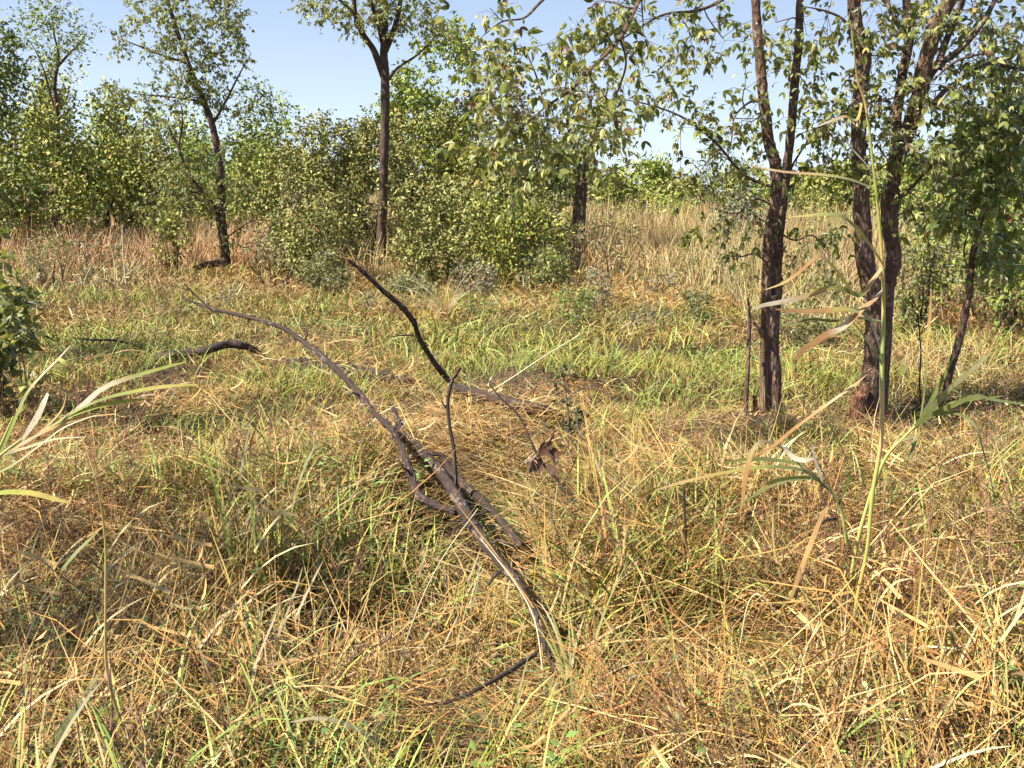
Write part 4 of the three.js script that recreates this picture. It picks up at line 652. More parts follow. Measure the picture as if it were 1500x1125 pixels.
reed('reed_grass', 'low tufted reed with drooping green blades and white curled dry leaves', [1240, 3.75], [
  [[[1242, 790, 3.7], [1228, 735, 3.68], [1205, 708, 3.66], [1185, 690, 3.64]], [0.007, 0.006, 0.005, 0.003], [[0.36, 0.38, 0.11]]],
], [
  [[[1215, 718, 3.66], [1185, 692, 3.6], [1150, 684, 3.56], [1114, 684, 3.5], [1060, 692, 3.44], [1000, 706, 3.38], [960, 718, 3.34]], [0.008, 0.012, 0.012, 0.012, 0.011, 0.010, 0.003], [C.green, C.dkgreen, C.green, C.lime, C.yel, C.tan], 0.3],
  [[[1210, 712, 3.66], [1178, 682, 3.58], [1140, 674, 3.52], [1100, 672, 3.46], [1060, 678, 3.42]], [0.006, 0.011, 0.012, 0.011, 0.003], [C.sage, C.lime, C.green, C.green], 0.3],
  [[[1212, 716, 3.66], [1190, 700, 3.6], [1160, 700, 3.55], [1130, 706, 3.5], [1108, 722, 3.46]], [0.006, 0.010, 0.012, 0.011, 0.004], [C.green, C.lime, C.lime, C.yel], 0.3],
  [[[1180, 690, 3.6], [1145, 655, 3.5], [1112, 648, 3.45], [1098, 672, 3.42], [1092, 700, 3.4], [1086, 745, 3.38]], [0.006, 0.009, 0.010, 0.013, 0.014, 0.004], [C.brown, C.tan, C.pale, C.tan, C.brown], 0.3],
  [[[1190, 696, 3.6], [1170, 672, 3.55], [1155, 662, 3.5], [1149, 653, 3.48], [1160, 668, 3.46], [1178, 674, 3.45], [1192, 672, 3.45]], [0.006, 0.008, 0.010, 0.016, 0.018, 0.014, 0.005], [C.tan, C.pale, C.white, C.white], 0.2, 0.9],
  [[[1205, 706, 3.62], [1200, 690, 3.58], [1194, 672, 3.55], [1190, 650, 3.52]], [0.006, 0.013, 0.016, 0.004], [C.pale, C.white, C.white], 0.2],
  [[[1225, 735, 3.66], [1205, 690, 3.6], [1180, 650, 3.56], [1170, 640, 3.55]], [0.006, 0.009, 0.008, 0.002], [C.green, C.dkgreen, C.green], 0.4],
  [[[1228, 740, 3.66], [1245, 690, 3.62], [1225, 640, 3.6], [1205, 605, 3.58]], [0.006, 0.009, 0.008, 0.002], [C.dkgreen, C.green, C.green], 0.4],
  [[[1215, 735, 3.62], [1200, 765, 3.5], [1184, 805, 3.42], [1168, 850, 3.36], [1158, 880, 3.32]], [0.006, 0.012, 0.014, 0.013, 0.004], [C.brown, C.brown, C.tan, C.brown], 0.3],
  [[[1195, 700, 3.6], [1140, 708, 3.5], [1090, 735, 3.42], [1045, 765, 3.38]], [0.004, 0.007, 0.007, 0.002], [C.green, C.sage, C.green], 0.5],
]);
reed('reed_grass', 'pale silvery reed reaching into the clearing by the shaded seedling', [-50, 2.9], [
  [[[-60, 760, 2.9], [-30, 700, 2.88], [0, 668, 2.86], [36, 640, 2.86]], [0.007, 0.006, 0.005, 0.003], [[0.40, 0.38, 0.13]]],
  [[[-50, 770, 2.9], [-15, 690, 2.95], [20, 610, 2.98]], [0.006, 0.005, 0.003], [[0.36, 0.40, 0.10]]],
], [
  [[[10, 662, 2.86], [55, 637, 2.84], [89, 617, 2.82], [120, 594, 2.8], [149, 569, 2.8], [190, 553, 2.8], [230, 541, 2.8], [272, 530, 2.8]], [0.006, 0.008, 0.010, 0.014, 0.013, 0.010, 0.008, 0.003], [C.sage, C.pale, C.white, C.white, C.white, C.sage, C.lime], 0.2, 0.2],
  [[[30, 648, 2.86], [44, 626, 2.84], [56, 606, 2.83], [63, 590, 2.82], [70, 576, 2.82]], [0.006, 0.014, 0.017, 0.016, 0.008], [C.pale, C.white, C.white, C.white], 0.1, 0.2],
  [[[-10, 690, 2.95], [18, 622, 2.96], [39, 575, 2.97], [60, 550, 2.97], [85, 525, 2.98], [103, 506, 2.98]], [0.006, 0.010, 0.011, 0.010, 0.009, 0.003], [C.green, C.lime, C.sage, C.pale, C.pale], 0.3],
  [[[85, 525, 2.98], [93, 530, 2.95], [98, 540, 2.94], [98, 556, 2.94]], [0.006, 0.010, 0.009, 0.003], [C.lime, C.yel, C.yel], 0.3],
  [[[70, 628, 2.83], [110, 602, 2.8], [150, 584, 2.78], [200, 572, 2.76], [240, 566, 2.75], [290, 563, 2.74]], [0.006, 0.009, 0.010, 0.011, 0.009, 0.003], [C.lime, C.lime, C.green, C.lime, C.yel], 0.3],
  [[[60, 634, 2.84], [110, 606, 2.8], [165, 590, 2.78], [218, 584, 2.77]], [0.005, 0.009, 0.010, 0.002], [C.sage, C.lime, C.lime], 0.3],
  [[[20, 655, 2.86], [75, 628, 2.82], [120, 612, 2.8], [170, 606, 2.78]], [0.004, 0.006, 0.006, 0.002], [C.pale, C.tan], 0.4],
  [[[5, 665, 2.86], [50, 640, 2.82], [90, 600, 2.8], [97, 578, 2.8]], [0.004, 0.006, 0.006, 0.002], [C.tan, C.pale, C.tan], 0.4],
  [[[0, 668, 2.86], [40, 655, 2.82], [80, 643, 2.8], [125, 640, 2.78]], [0.004, 0.006, 0.006, 0.002], [C.sage, C.pale], 0.4],
  [[[-20, 700, 2.8], [20, 680, 2.76], [60, 650, 2.74], [95, 625, 2.72], [140, 608, 2.7]], [0.005, 0.007, 0.007, 0.006, 0.002], [C.sage, C.sage, C.pale], 0.4],
  [[[-40, 735, 2.75], [0, 721, 2.7], [30, 720, 2.68], [53, 723, 2.66], [78, 730, 2.65], [102, 737, 2.64]], [0.008, 0.013, 0.014, 0.014, 0.011, 0.003], [C.lime, C.lime, [0.40, 0.42, 0.05], C.yel], 0.3],
]);
reed('reed_grass', 'pair of stiff striped blades with a thin bent stem, rising from the matted straw', [75, 2.62], [
  [[[205, 1135, 2.62], [190, 1090, 2.6], [168, 1030, 2.58], [156, 974, 2.56], [155, 870, 2.55], [154, 790, 2.55], [146, 730, 2.54], [138, 690, 2.54]], [0.0055, 0.005, 0.0045, 0.004, 0.0035, 0.003, 0.002, 0.0012], [[0.36, 0.32, 0.10], [0.42, 0.30, 0.13]]],
], [
  [[[40, 1150, 2.6], [62, 1112, 2.55], [88, 1072, 2.5], [118, 1028, 2.46], [143, 989, 2.42]], [0.018, 0.018, 0.017, 0.014, 0.005], [C.sage, C.sage, C.dkgreen, C.sage], 0.1, 0.2],
  [[[135, 1150, 2.6], [145, 1115, 2.56], [156, 1085, 2.52], [170, 1056, 2.48]], [0.014, 0.015, 0.014, 0.006], [C.sage, C.white, C.dkgreen], 0.1, 0.2],
  [[[176, 1060, 2.57], [160, 1045, 2.52], [150, 1044, 2.5], [142, 1048, 2.48]], [0.006, 0.011, 0.010, 0.003], [C.lime, C.lime], 0.3],
  [[[90, 835, 2.6], [108, 812, 2.58], [125, 795, 2.56], [144, 778, 2.55]], [0.008, 0.013, 0.012, 0.003], [C.green, C.green], 0.3],
]);
{
  const g = reed('reed_grass', 'single broad grey-green blade arching flat over the straw', [640, 2.66], [], [
    [[[640, 1165, 2.64], [603, 1124, 2.6], [570, 1098, 2.58], [535, 1074, 2.56], [500, 1058, 2.54], [462, 1052, 2.52], [425, 1058, 2.5]], [0.012, 0.013, 0.013, 0.012, 0.011, 0.008, 0.002], [C.sage, C.dkgreen, C.sage, C.sage, C.pale], 0.2, 0.2],
  ]);
}
// pale tufts leaning out round the butt of the weathered branch, each with its own blades
function tuft(label, px, py, n, len, seed, cols, lean = 1.1, az0 = 0, spread = 6.28) {
  const r = rngOf(seed), p = G(px, py, 0), g = thing('grass_tuft', label, 'grass tuft', 'leafy tufts among the straw'); p.y = ground(p.x, p.z); setAt(g, p);
  for (let k = 0; k < n; k++) {
    const a = az0 + (r() - 0.5) * spread, L = len * (0.5 + 0.7 * r()), pts = [V((r() - 0.5) * 0.06, 0, (r() - 0.5) * 0.06)]; let th = 0.15 + r() * 0.3; const q = pts[0].clone(), bend = lean * (0.5 + r());
    for (let s = 1; s <= 5; s++) { th += bend / 5; q.add(V(Math.cos(a) * Math.sin(th), Math.cos(th), Math.sin(a) * Math.sin(th)).multiplyScalar(L / 5)); q.y = Math.max(q.y, 0.05); pts.push(q.clone()); }
    const mb = new MB(), w = 0.005 + 0.006 * r(), c = pick(cols, r), c2 = pick(cols, r); ribbon(mb, pts, [w * 0.6, w, w, w * 0.9, w * 0.6, 0.001], V(-Math.sin(a), 0.2 * (r() - 0.5), Math.cos(a)), [c, c, c, c2, c2], 8, 0.3); mesh('blade', mb, M.blade, g);
  }
}
const pal1 = [C.sage, C.pale, [0.42, 0.44, 0.14], [0.34, 0.40, 0.10], C.yel], pal2 = [[0.26, 0.34, 0.07], C.green, C.lime, [0.36, 0.38, 0.12]], pal3 = [C.tan, C.pale, C.brown, C.yel];
tuft('pale green tuft fanning out right at the butt of the weathered branch', 838, 1035, 42, 0.6, 61, pal1, 1.4, -0.2, 4.2);
tuft('bright green tuft of narrow blades beyond the bent stick', 740, 1090, 22, 0.35, 62, pal2, 0.9);
tuft('green tuft beside the dark hollow under the straw mound', 1010, 1060, 30, 0.5, 63, pal2, 1.0);
tuft('leafy green tuft between the straw mound and the red-brown weeds', 1180, 1000, 26, 0.45, 64, pal1, 1.1);
tuft('straggling light green tuft lying across the weathered bough', 800, 850, 26, 0.65, 65, pal1, 1.7, -0.4, 2.6);
tuft('dry golden tuft leaning over the fork of the weathered branch', 800, 800, 30, 0.6, 66, pal3, 1.7, 3.3, 3.6);
tuft('upright yellowish tuft near the hollow in the straw', 420, 900, 26, 0.5, 67, [C.yel, C.tan, [0.34, 0.36, 0.10], C.brown], 0.8);
tuft('low green tuft at the foot of the tall upright reed', 1255, 985, 22, 0.4, 68, pal2, 1.1);
tuft('green tuft growing in the shadow under the arching limb', 610, 815, 30, 0.35, 69, pal2, 0.9);
tuft('sparse lime tuft by the low striped blades', 330, 1100, 14, 0.35, 70, pal2, 0.9);
tuft('golden tuft standing before the dark back of the thicket', 650, 470, 40, 1.0, 71, [C.tan, C.pale, C.tan], 1.0);
// long single stalks crossing the straw
const stalks = [
  ['long pale stalk slanting up out of the hollow', [[498, 975, 3.2], [540, 870, 3.1], [565, 800, 3.05], [600, 735, 3.0]], C.tan],
  ['long straw stalk crossing the weathered bough', [[585, 985, 3.2], [615, 885, 3.15], [650, 815, 3.12], [700, 745, 3.1]], C.pale],
  ['long stalk lying along the weathered bough', [[795, 985, 3.3], [782, 905, 3.4], [755, 855, 3.5], [705, 790, 3.7]], C.pale],
  ['arched straw stalk low over the matted grass', [[380, 1100, 2.75], [400, 1020, 2.72], [470, 1005, 2.7], [560, 1030, 2.7]], C.tan],
  ['pale stalk bent into a hook above the dark hollow', [[1070, 1030, 3.1], [1085, 940, 3.05], [1098, 880, 3.02], [1110, 870, 3.0], [1140, 900, 3.0]], C.pale],
  ['thin pale stalk standing by the hooked one', [[1150, 1115, 2.8], [1165, 1010, 2.78], [1182, 950, 2.76], [1200, 910, 2.75]], C.pale],
  ['fine brown stalk leaning across the red-brown weeds', [[960, 1000, 3.0], [930, 940, 3.0], [880, 880, 3.0], [820, 830, 3.0]], C.brown],
  ['pale stem fallen across the open clearing', [[690, 590, 8.2], [740, 560, 8.0], [800, 520, 8.0], [850, 490, 8.0]], C.pale],
  ['thin pale stem crossing the fallen one in the clearing', [[830, 610, 7.6], [790, 590, 7.6], [745, 572, 7.6]], C.pale],
  ['tall pale stem rising in the rusty grass', [[184, 410, 17], [180, 370, 17], [179, 330, 17]], C.pale],
];
for (const [label, pts, col] of stalks) {
  const g = thing('grass_stalk', label, 'grass stalk', 'single long stalks'), w = pts.map(at3), f = V(w[0].x, ground(w[0].x, w[0].z), w[0].z); setAt(g, f); if (w[0].y > f.y + 0.02) w.unshift(f.clone().add(V(0.01, 0, 0.02)));
  const mb = new MB(), k = Math.max(1, -w[0].z / 4); tube(mb, w, w.map((_, i) => mix(0.0035, 0.0014, i / (w.length - 1)) * k), 6, 0.03, { col }); mesh('culm', rel(mb.geo(), f), M.culm, g);
}

// ---------------------------------------------------------------- the grass: dense masses nobody could count
const STRAW = [[0.432, 0.278, 0.094], [0.383, 0.225, 0.064], [0.32, 0.166, 0.046], [0.23, 0.109, 0.033], [0.487, 0.35, 0.158], [0.14, 0.063, 0.024], [0.32, 0.238, 0.058]];
const GREENG = [[0.24, 0.241, 0.031], [0.171, 0.195, 0.022], [0.325, 0.288, 0.05], [0.094, 0.132, 0.016], [0.367, 0.304, 0.068]];
const GOLD = [[0.452, 0.335, 0.148], [0.406, 0.281, 0.117], [0.484, 0.374, 0.203], [0.343, 0.257, 0.086], [0.312, 0.289, 0.094]];
const RUST = [[0.50, 0.31, 0.15], [0.44, 0.255, 0.11], [0.55, 0.38, 0.21], [0.35, 0.19, 0.08]];
function blade(mb, p, az, len, lean, bend, wid, col, r, segs = 4, lift = 0.01) {
  const start = mb.p.length / 3, q = p.clone(), tw = (r() - 0.5) * 1.6; let th = lean, a2 = az + (r() - 0.5) * 0.3; const wob = (r() - 0.5) * 0.8;
  for (let k = 0; k <= segs; k++) {
    const ca = Math.cos(a2), sa = Math.sin(a2), t = V(ca * Math.sin(th), Math.cos(th), sa * Math.sin(th)), s0 = V(-sa, 0, ca), n0 = V().crossVectors(s0, t), s = s0.multiplyScalar(Math.cos(tw)).addScaledVector(n0, Math.sin(tw)), n = V().crossVectors(t, s), w = wid * 0.5 * (k === segs ? 0.12 : 1 - 0.45 * k / segs);
    mb.v(V(q.x - s.x * w, q.y - s.y * w, q.z - s.z * w), n, col); mb.v(V(q.x + s.x * w, q.y + s.y * w, q.z + s.z * w), n, col);
    q.addScaledVector(t, len / segs); if (q.y < lift) { q.y = lift; } th += bend / segs; a2 += wob / segs;
  }
  for (let k = 0; k < segs; k++) { const i = start + k * 2; mb.i.push(i + 1, i, i + 2, i + 3, i + 1, i + 2); }
}
const inDisc = (r, R) => { const a = r() * 6.2832, d = Math.sqrt(r()) * R; return V(Math.cos(a) * d, 0, Math.sin(a) * d); };
// one blade or sprig of each kind, set at p; w widens it where the grass is farther off
const sprig = {
  straw(mb, p, r, w) { if (r() < 0.09) { p.y = 0.02 + 0.2 * r(); blade(mb, p, r() * 6.28, 0.08 + 0.16 * r(), 0.8 + 1.2 * r(), (r() - 0.5) * 3, (0.006 + 0.006 * r()) * w, jig(pick([[0.56, 0.42, 0.21], [0.48, 0.31, 0.12], [0.31, 0.165, 0.055]], r), r, 0.15), r, 4); return; } const az = r() < 0.72 ? (r() + r() + r() - 1.5) * 0.9 + (r() < 0.5 ? 0 : 3.14) : r() * 6.28, flat = r() < 0.66; p.y = flat ? 0.02 + 0.16 * r() * r() : 0; blade(mb, p, az, 0.12 + 0.36 * r(), flat ? 1.0 + 0.7 * r() : 0.3 + 0.8 * r(), flat ? (r() - 0.35) * 1.0 : 0.7 + 1.8 * r(), (0.0026 + 0.0042 * r() * r()) * w, jig(pick(STRAW, r), r, 0.2), r, 3); },
  green(mb, p, r, w) { if (r() < 0.12) { blade(mb, p, r() * 6.28, 0.16 + 0.24 * r(), 0.2 + 0.5 * r(), 0.4 + 1.6 * r(), (0.006 + 0.004 * r()) * w, jig(pick([[0.28, 0.34, 0.07], [0.38, 0.39, 0.12], [0.19, 0.26, 0.05]], r), r, 0.15), r, 4); return; } blade(mb, p, r() * 6.28, 0.08 + 0.19 * r(), 0.1 + 0.55 * r(), 0.2 + 1.4 * r(), (0.0035 + 0.004 * r()) * w, jig(r() < 0.33 ? pick(STRAW, r) : pick(GREENG, r), r, 0.2), r, 3); },
  gold(mb, p, r, w) { blade(mb, p, r() * 6.28, 0.25 + 0.75 * r(), 0.05 + 0.5 * r(), 0.3 + 2.4 * r() * r(), (0.0035 + 0.0035 * r()) * w, jig(pick(GOLD, r), r, 0.22), r, 4); },
  rust(mb, p, r, w) { blade(mb, p, r() * 6.28, 0.25 + 0.75 * r(), 0.05 + 0.55 * r(), 0.3 + 2.2 * r() * r(), (0.0035 + 0.0035 * r()) * w, jig(pick(RUST, r), r, 0.22), r, 4); },
  herb(mb, p, r, w) {
    const a = r() * 6.28, L = 0.10 + 0.16 * r(), d = V(Math.cos(a) * 0.6, 1, Math.sin(a) * 0.6).normalize(), c = jig(pick([[0.12, 0.19, 0.035], [0.18, 0.26, 0.05], [0.09, 0.15, 0.03], [0.24, 0.28, 0.08]], r), r);
    blade(mb, p, a, L, 0.5, 0.2, 0.003 * w, [0.2, 0.2, 0.07], r, 3);
    for (let m = 0; m < 9; m++) { const f = 0.25 + 0.75 * m / 8, b = a + m * 2.4, e = V(Math.cos(b), 0.35, Math.sin(b)).normalize(), q = p.clone().addScaledVector(d, L * f); leaflet(mb, q, e, V(0, 1, 0).addScaledVector(e, -0.35).normalize(), (0.022 + 0.02 * r()) * w, (0.012 + 0.012 * r()) * w, c, false); }
  },
  weed(mb, p, r, w) {
    const a = r() * 6.28, L = 0.25 + 0.4 * r(), c = jig(pick([[0.20, 0.10, 0.06], [0.28, 0.15, 0.09], [0.15, 0.08, 0.05]], r), r), ln = 0.1 + 0.4 * r(), d = V(Math.cos(a) * Math.sin(ln), Math.cos(ln), Math.sin(a) * Math.sin(ln));
    rawTube(mb, [p, p.clone().addScaledVector(d, L * 0.5), p.clone().addScaledVector(d, L).add(V(0.02, 0, 0.02))], 0.0028 * w, 0.0012 * w, 3, c);
    for (let m = 0; m < 11; m++) { const f = 0.3 + 0.7 * r(), b = r() * 6.28, q = p.clone().addScaledVector(d, L * f), e = V(Math.cos(b), 0.7, Math.sin(b)).normalize(); blade(mb, q, b, 0.04 + 0.09 * r(), 0.6, 0.3, 0.002 * w, c, r, 2); if (r() < 0.7) leaflet(mb, q.addScaledVector(e, 0.03), e, rdir(r), 0.02 + 0.015 * r(), 0.010, jig(r() < 0.35 ? [0.16, 0.17, 0.05] : [0.36, 0.20, 0.10], r), false); }
  },
};
const DENSE = { straw: [56, 0.24], green: [46, 0.17], gold: [40, 0.3], rust: [40, 0.3], herb: [7, 0.14], weed: [8, 0.2] };   // per near clump: how many, radius
const protoGeo = {};
for (const k in sprig) protoGeo[k] = [0, 1, 2, 3, 4].map((i) => { const r = rngOf(300 + i * 17 + k.length * 101 + k.charCodeAt(0)), mb = new MB(); for (let n = 0; n < DENSE[k][0]; n++) sprig[k](mb, inDisc(r, DENSE[k][1]), r, 1); return mb.geo(); });
// where the growth changes: [px, py on the ground, radius x m, radius z m, green, rust, tall, weed]
const zones = [
  [420, 740, 1.0, 0.6, 0.75, 0, 0, 0.1], [600, 790, 0.55, 0.35, 0.8, 0, 0, 0], [250, 700, 0.9, 0.5, 0.25, 0.2, 0, 0.35], [100, 800, 0.8, 0.5, -0.05, 0.1, 0, 0.25], [120, 560, 1.6, 1.2, 0.7, 0, 0, 0.1], [330, 560, 1.8, 1.0, 0.75, 0, 0, 0], [560, 500, 2.2, 2.0, 0.6, 0, 0, 0], [330, 455, 4, 3, 0.55, 0, 0, 0],
  [730, 660, 0.9, 0.8, 0.3, 0, 0, 0], [560, 660, 0.9, 0.7, 0.1, 0.1, 0, 0], [860, 560, 1.4, 1.2, 0.7, 0, 0, 0], [1110, 560, 1.6, 1.7, 0.95, 0, 0, 0], [1200, 520, 1.5, 1.6, 0.95, 0, 0, 0], [950, 520, 1.4, 1.5, 0.6, 0, 0, 0], [980, 600, 0.8, 0.6, 0.25, 0.2, 0, 0], [900, 640, 0.9, 0.6, 0.45, 0, 0, 0], [960, 720, 0.8, 0.5, 0.5, 0, 0, 0.1],
  [1420, 550, 1.4, 1.4, 0.15, 0.6, 0.3, 0.25], [1430, 460, 2.2, 2.5, 0.1, 0.7, 0.55, 0.2], [1400, 700, 0.8, 0.6, 0.45, 0.1, 0, 0.3], [1330, 760, 0.6, 0.4, 0.55, 0, 0, 0.2], [1430, 900, 0.6, 0.6, 0.2, 0.15, 0, 0.45], [1350, 850, 0.5, 0.35, 0.4, 0.1, 0, 0.3], [470, 860, 0.45, 0.35, 0.65, 0, 0, 0.1], [1000, 900, 0.4, 0.3, 0.6, 0, 0, 0.1], [200, 660, 1.0, 0.6, 0.6, 0, 0, 0.2], [620, 730, 0.6, 0.35, 0.75, 0, 0, 0], [750, 620, 0.8, 0.6, 0.35, 0, 0, 0], [1080, 780, 0.7, 0.4, 0.1, 0, 0, 0.05],
  [870, 960, 0.35, 0.3, 0.5, 0, 0, 0], [1050, 940, 0.35, 0.25, 0.55, 0, 0, 0], [300, 980, 0.7, 0.4, 0.05, 0, 0, 0], [60, 960, 0.4, 0.4, 0.3, 0, 0, 0.1], [150, 380, 9, 7, 0.0, 0.9, 0.85, 0.1], [20, 400, 5, 4, 0.15, 0.6, 0.6, 0.1], [420, 385, 3, 3, 0.15, 0.7, 0.5, 0], [960, 395, 5, 6, 0.05, 0.1, 0.9, 0], [1120, 400, 5, 6, 0.05, 0.15, 0.85, 0], [1000, 340, 12, 14, 0.05, 0.05, 1, 0], [700, 430, 3, 2.5, 0.45, 0.25, 0.12, 0],
];
const zw = zones.map(([px, py, rx, rz, ...v]) => { const p = G(px, py, 0); return [p.x, p.z, rx, rz, v]; });
function cover(x, z) {
  let w = 0.12, v = [0.42 * w, 0.15 * w, (Math.hypot(x, z) > 23 ? 0.6 : 0) * w, 0.1 * w];
  for (const [cx, cz, rx, rz, q] of zw) { const e = Math.exp(-(((x - cx) / rx) ** 2 + ((z - cz) / rz) ** 2)); if (e < 1e-3) continue; w += e; for (let k = 0; k < 4; k++) v[k] += q[k] * e; }
  const o = v.map((a) => a / w), d = Math.hypot(x, z); o[2] *= x < -0.5 ? smooth(18, 26, d + 3 * (noise3(x * 0.6, 2, z * 0.6) - 0.5)) : x < 3.4 ? smooth(18.5, 26, d + 3 * (noise3(x * 0.6, 2, z * 0.6) - 0.5)) : smooth(8, 11, d); return o;
}
const NEAR = 6.5, FEET = [[1133, 7.4], [1275, 7.3]].map(([x, d]) => { const p = base(x, d); return [p.x, p.z]; });
// grass is pressed down where the fallen wood lies
const pressed = [[742, 835], [713, 800], [688, 761], [671, 732], [650, 699], [629, 674], [601, 645], [713, 1002], [660, 1027], [756, 977], [763, 800]].map(([x, y]) => G(x, y, 0.12));
const press = (x, z) => { let d = 9; for (const p of pressed) d = Math.min(d, Math.hypot(p.x - x, (p.z - z - 0.12) * 0.8)); return 0.3 + 0.7 * smooth(0.05, 0.42, d); };
const about = { straw: ['dry_grass', 'matted tangle of dry straw-coloured grass over the ground', 'dry grass'], green: ['green_grass', 'short green and yellowish grass growing in the clearing', 'grass'], gold: ['tall_grass', 'tall golden grass standing beyond the clearing', 'tall grass'], rust: ['rusty_grass', 'tall rusty brown grass under the trees', 'rusty grass'], herb: ['ground_herb', 'small round-leaved green herbs among the grass', 'herb'], weed: ['dry_weed', 'red-brown twiggy dry weeds in the straw', 'dry weed'] };
function asStuff(m, k) { m.name = numbered(about[k][0]); m.userData = { kind: 'stuff', label: about[k][1], category: about[k][2], group: about[k][1] }; m.castShadow = m.receiveShadow = true; scene.add(m); }
{ // close by: every blade set down in one mass for each kind
  const r = rngOf(4242), m = new THREE.Matrix4(), q = new THREE.Quaternion(), eu = new THREE.Euler(), nm = new THREE.Matrix3(), lots = {};
  const add = (k, x, z, s, sy, tint, tilt = 0.12) => { const ps = press(x, z); s *= 0.6 + 0.4 * ps; sy *= ps * mix(1, 0.72, smooth(4.2, 6.4, Math.hypot(x, z))); eu.set((r() - 0.5) * tilt * 2, k === 'straw' ? noise3(x * 0.8, 1, z * 0.8) * 11 + (r() - 0.5) * 0.7 : r() * 6.2832, (r() - 0.5) * tilt * 2); q.setFromEuler(eu); m.compose(V(x, ground(x, z) - 0.01, z), q, V(s, s * sy, s)); (lots[k] ??= []).push([protoGeo[k][Math.floor(r() * 5)], m.clone(), tint]); };
  const d0 = 1.5, half = 0.6, n = Math.round(half * (NEAR * NEAR - d0 * d0) * 118);
  for (let k = 0; k < n; k++) {
    const d = Math.sqrt(mix(d0 * d0, NEAR * NEAR, r())), a = -Math.PI / 2 + (r() * 2 - 1) * half, x = Math.cos(a) * d, z = Math.sin(a) * d;
    const nz = fbm(x * 1.3 + 40, 5, z * 1.3), n2 = noise3(x * 4, 2, z * 4), [g0, ru, tall, we] = cover(x, z), g = g0 + 0.1 + (nz - 0.5) * 1.1 + (n2 - 0.5) * 0.35;
    const clump = 0.35 + 0.75 * noise3(x * 2.3 + 9, 8, z * 2.3) + 0.7 * noise3(x * 0.9 + 5, 2, z * 0.9), t = 0.85 + 0.3 * r(), warm = (r() - 0.5) * 0.12, tint = [t * (1 + warm), t, t * (1 - warm)];
    if (n2 < 0.24 && nz < 0.55 && r() < 0.85) continue; if (HOLLOWS.some(([hx, hz, hr]) => Math.hypot(x - hx, z - hz) < hr * 0.95) && r() < 0.93) continue;
    const u = r();
    if (u < we * 0.28) { add('weed', x, z, 0.7 + 0.5 * r(), 1, tint); continue; }
    if (r() < g) { if (r() < 0.2) add('herb', x, z, 0.8 + 0.5 * r(), 1, tint); else add('green', x, z, 0.7 + 0.5 * clump, 0.8 + 0.4 * r(), tint); }
    else add('straw', x, z, 0.65 + 0.5 * clump, 0.55 + 0.75 * clump * r(), r() < ru * 0.8 ? [tint[0] * 0.92, tint[1] * 0.8, tint[2] * 0.75] : tint, 0.3);
  }
  for (const [px, py, nn, sc] of [[300, 870, 14, 1.2], [390, 830, 14, 1.2], [150, 900, 10, 1.1], [880, 870, 16, 1.3], [945, 830, 16, 1.3], [1020, 850, 14, 1.2], [700, 930, 8, 1], [1200, 870, 12, 1.2], [1330, 970, 12, 1.2], [240, 970, 10, 1.1], [560, 1010, 8, 1], [1100, 1090, 12, 1.2], [80, 1050, 10, 1.1], [1400, 1060, 12, 1.2], [1130, 760, 12, 1.2], [560, 700, 10, 1.1], [900, 720, 10, 1.1], [60, 820, 12, 1.2], [330, 700, 12, 1.3], [210, 760, 12, 1.3], [480, 780, 10, 1.2]]) {
    const c = G(px, py, 0.1), green = cover(c.x, c.z)[0] > 0.45;
    for (let k = 0; k < nn; k++) { const o2 = inDisc(r, 0.2); add(green && r() < 0.6 ? 'green' : 'straw', c.x + o2.x, c.z + o2.z, sc * (0.8 + 0.4 * r()), 1.1 + 0.7 * r(), [0.9 + 0.2 * r(), 0.9 + 0.15 * r(), 0.9]); }
  }
  for (const k in lots) {
    let nv = 0, ni = 0; for (const [g] of lots[k]) { nv += g.attributes.position.count; ni += g.index.count; }
    const P = new Float32Array(nv * 3), N = new Float32Array(nv * 3), Cc = new Float32Array(nv * 3), I = new Uint32Array(ni), v = V(); let vo = 0, io = 0;
    for (const [g, mt, t] of lots[k]) {
      const p = g.attributes.position, no = g.attributes.normal, c = g.attributes.color, ix = g.index; nm.getNormalMatrix(mt);
      for (let i = 0; i < p.count; i++) { v.fromBufferAttribute(p, i).applyMatrix4(mt).toArray(P, (vo + i) * 3); v.fromBufferAttribute(no, i).applyMatrix3(nm).normalize().toArray(N, (vo + i) * 3); for (let e = 0; e < 3; e++) Cc[(vo + i) * 3 + e] = c.array[i * 3 + e] * t[e]; }
      for (let i = 0; i < ix.count; i++) I[io + i] = ix.array[i] + vo; vo += p.count; io += ix.count;
    }
    const g = new THREE.BufferGeometry(); g.setAttribute('position', new THREE.BufferAttribute(P, 3)); g.setAttribute('normal', new THREE.BufferAttribute(N, 3)); g.setAttribute('color', new THREE.BufferAttribute(Cc, 3)); g.setIndex(new THREE.BufferAttribute(I, 1));
    asStuff(new THREE.Mesh(g, M.grass), k); console.log('near', k, ni / 3);
  }
}
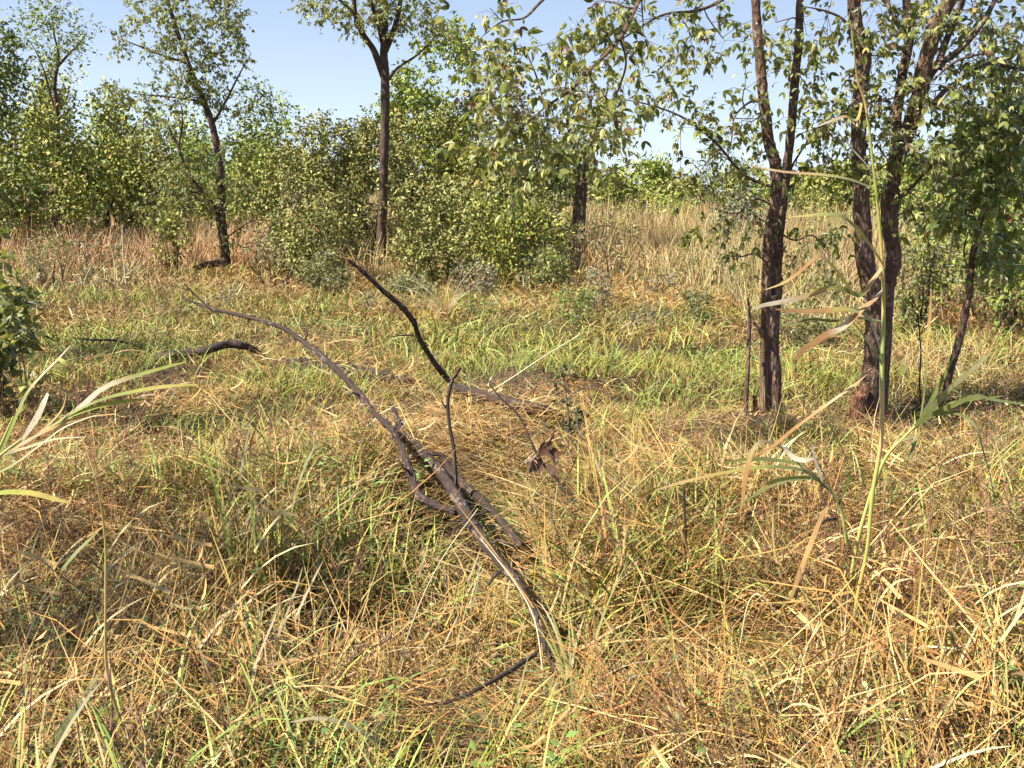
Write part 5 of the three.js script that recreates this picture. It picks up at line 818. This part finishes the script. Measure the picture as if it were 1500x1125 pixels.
{ // farther off: soft-edged patches laid over one another
  const r = rngOf(5151), m = new THREE.Matrix4(), q = new THREE.Quaternion(), eu = new THREE.Euler(), c = new THREE.Color(), Y = V(0, 1, 0);
  // [from m, to m, cell m, blades per square metre, widening, taller]
  for (const [d0, d1, cell, den, wide, high] of [[NEAR - 0.2, 11, 0.75, 760, 1.15, 1], [11, 18, 1.2, 430, 1.65, 1.1], [18, 34, 2.2, 210, 2.3, 1.3], [34, 90, 4.5, 42, 5, 1.5]]) {
    const geos = {}, bags = {}, R = cell * 0.78;
    const geoOf = (k, i) => (geos[k] ??= [])[i] ??= (() => { const rr = rngOf(7000 + i * 31 + k.charCodeAt(0) * 7 + Math.round(cell * 100)), mb = new MB(), n = Math.round(den * cell * cell * ({ herb: 0.16, weed: 0.10, gold: 0.75, rust: 0.75 }[k] ?? 1)); for (let s = 0; s < n; s++) { const p = inDisc(rr, R); sprig[k](mb, p, rr, wide * (k === 'herb' ? 0.7 : 1)); } return mb.geo(); })();
    for (let gx = -Math.ceil(d1 / cell); gx <= d1 / cell; gx++) for (let gz = 0; gz <= d1 / cell; gz++) for (let layer = 0; layer < 2; layer++) {
      const x = (gx + r()) * cell, z = -(gz + r()) * cell, d = Math.hypot(x, z), a = Math.atan2(x, -z); if (d < d0 || d >= d1 || Math.abs(a) > 0.62) continue;
      const nz = fbm(x * 0.9 + 40, 5, z * 0.9), [g0, ru, tall, we] = cover(x, z), g = g0 + (nz - 0.5) * 0.8, clump = 0.6 + 0.8 * noise3(x * 1.1 + 9, 8, z * 1.1), u = r();
      let k, sy = high;
      if (u < we * 0.4) k = 'weed'; else if (u < we * 0.4 + tall) { k = r() < ru ? 'rust' : 'gold'; sy = high * (0.45 + 0.5 * tall) * (0.35 + 1.0 * clump * (0.6 + 0.8 * noise3(x * 0.35, 6, z * 0.35))); } else if (r() < g) { k = r() < 0.15 && d < 16 ? 'herb' : 'green'; sy = high * (0.7 + 0.4 * clump); } else { k = 'straw'; sy = high * (0.5 + 0.6 * clump); }
      const t = 0.85 + 0.3 * r(), warm = (r() - 0.5) * 0.14, tint = k === 'straw' && r() < ru * 0.8 ? [t * 0.92, t * 0.8, t * 0.75] : [t * (1 + warm), t, t * (1 - warm)], i = Math.floor(r() * 3);
      if (k !== 'gold' && k !== 'rust') for (const [fx, fz] of FEET) sy *= 0.35 + 0.65 * smooth(0.25, 1.1, Math.hypot(x - fx, z - 0.35 - fz)); if (k === 'green' || k === 'straw' || k === 'herb') sy *= mix(0.72, 1, smooth(10, 18, d)); m.compose(V(x, ground(x, z) - 0.02, z), q.setFromAxisAngle(Y, r() * 6.2832), V(1, sy, 1)); ((bags[k] ??= [])[i] ??= []).push([m.clone(), tint]);
    }
    for (const k in bags) bags[k].forEach((list, i) => { if (!list) return; const im = new THREE.InstancedMesh(geoOf(k, i), M.grass, list.length); list.forEach(([mt, t], j) => { im.setMatrixAt(j, mt); im.setColorAt(j, c.setRGB(t[0], t[1], t[2])); }); asStuff(im, k); });
  }
}
let tris = 0; scene.traverse((o) => { if (o.isMesh && !o.isInstancedMesh) tris += o.geometry.index.count / 3; }); console.log('triangles', tris);

renderer.render(scene, camera);
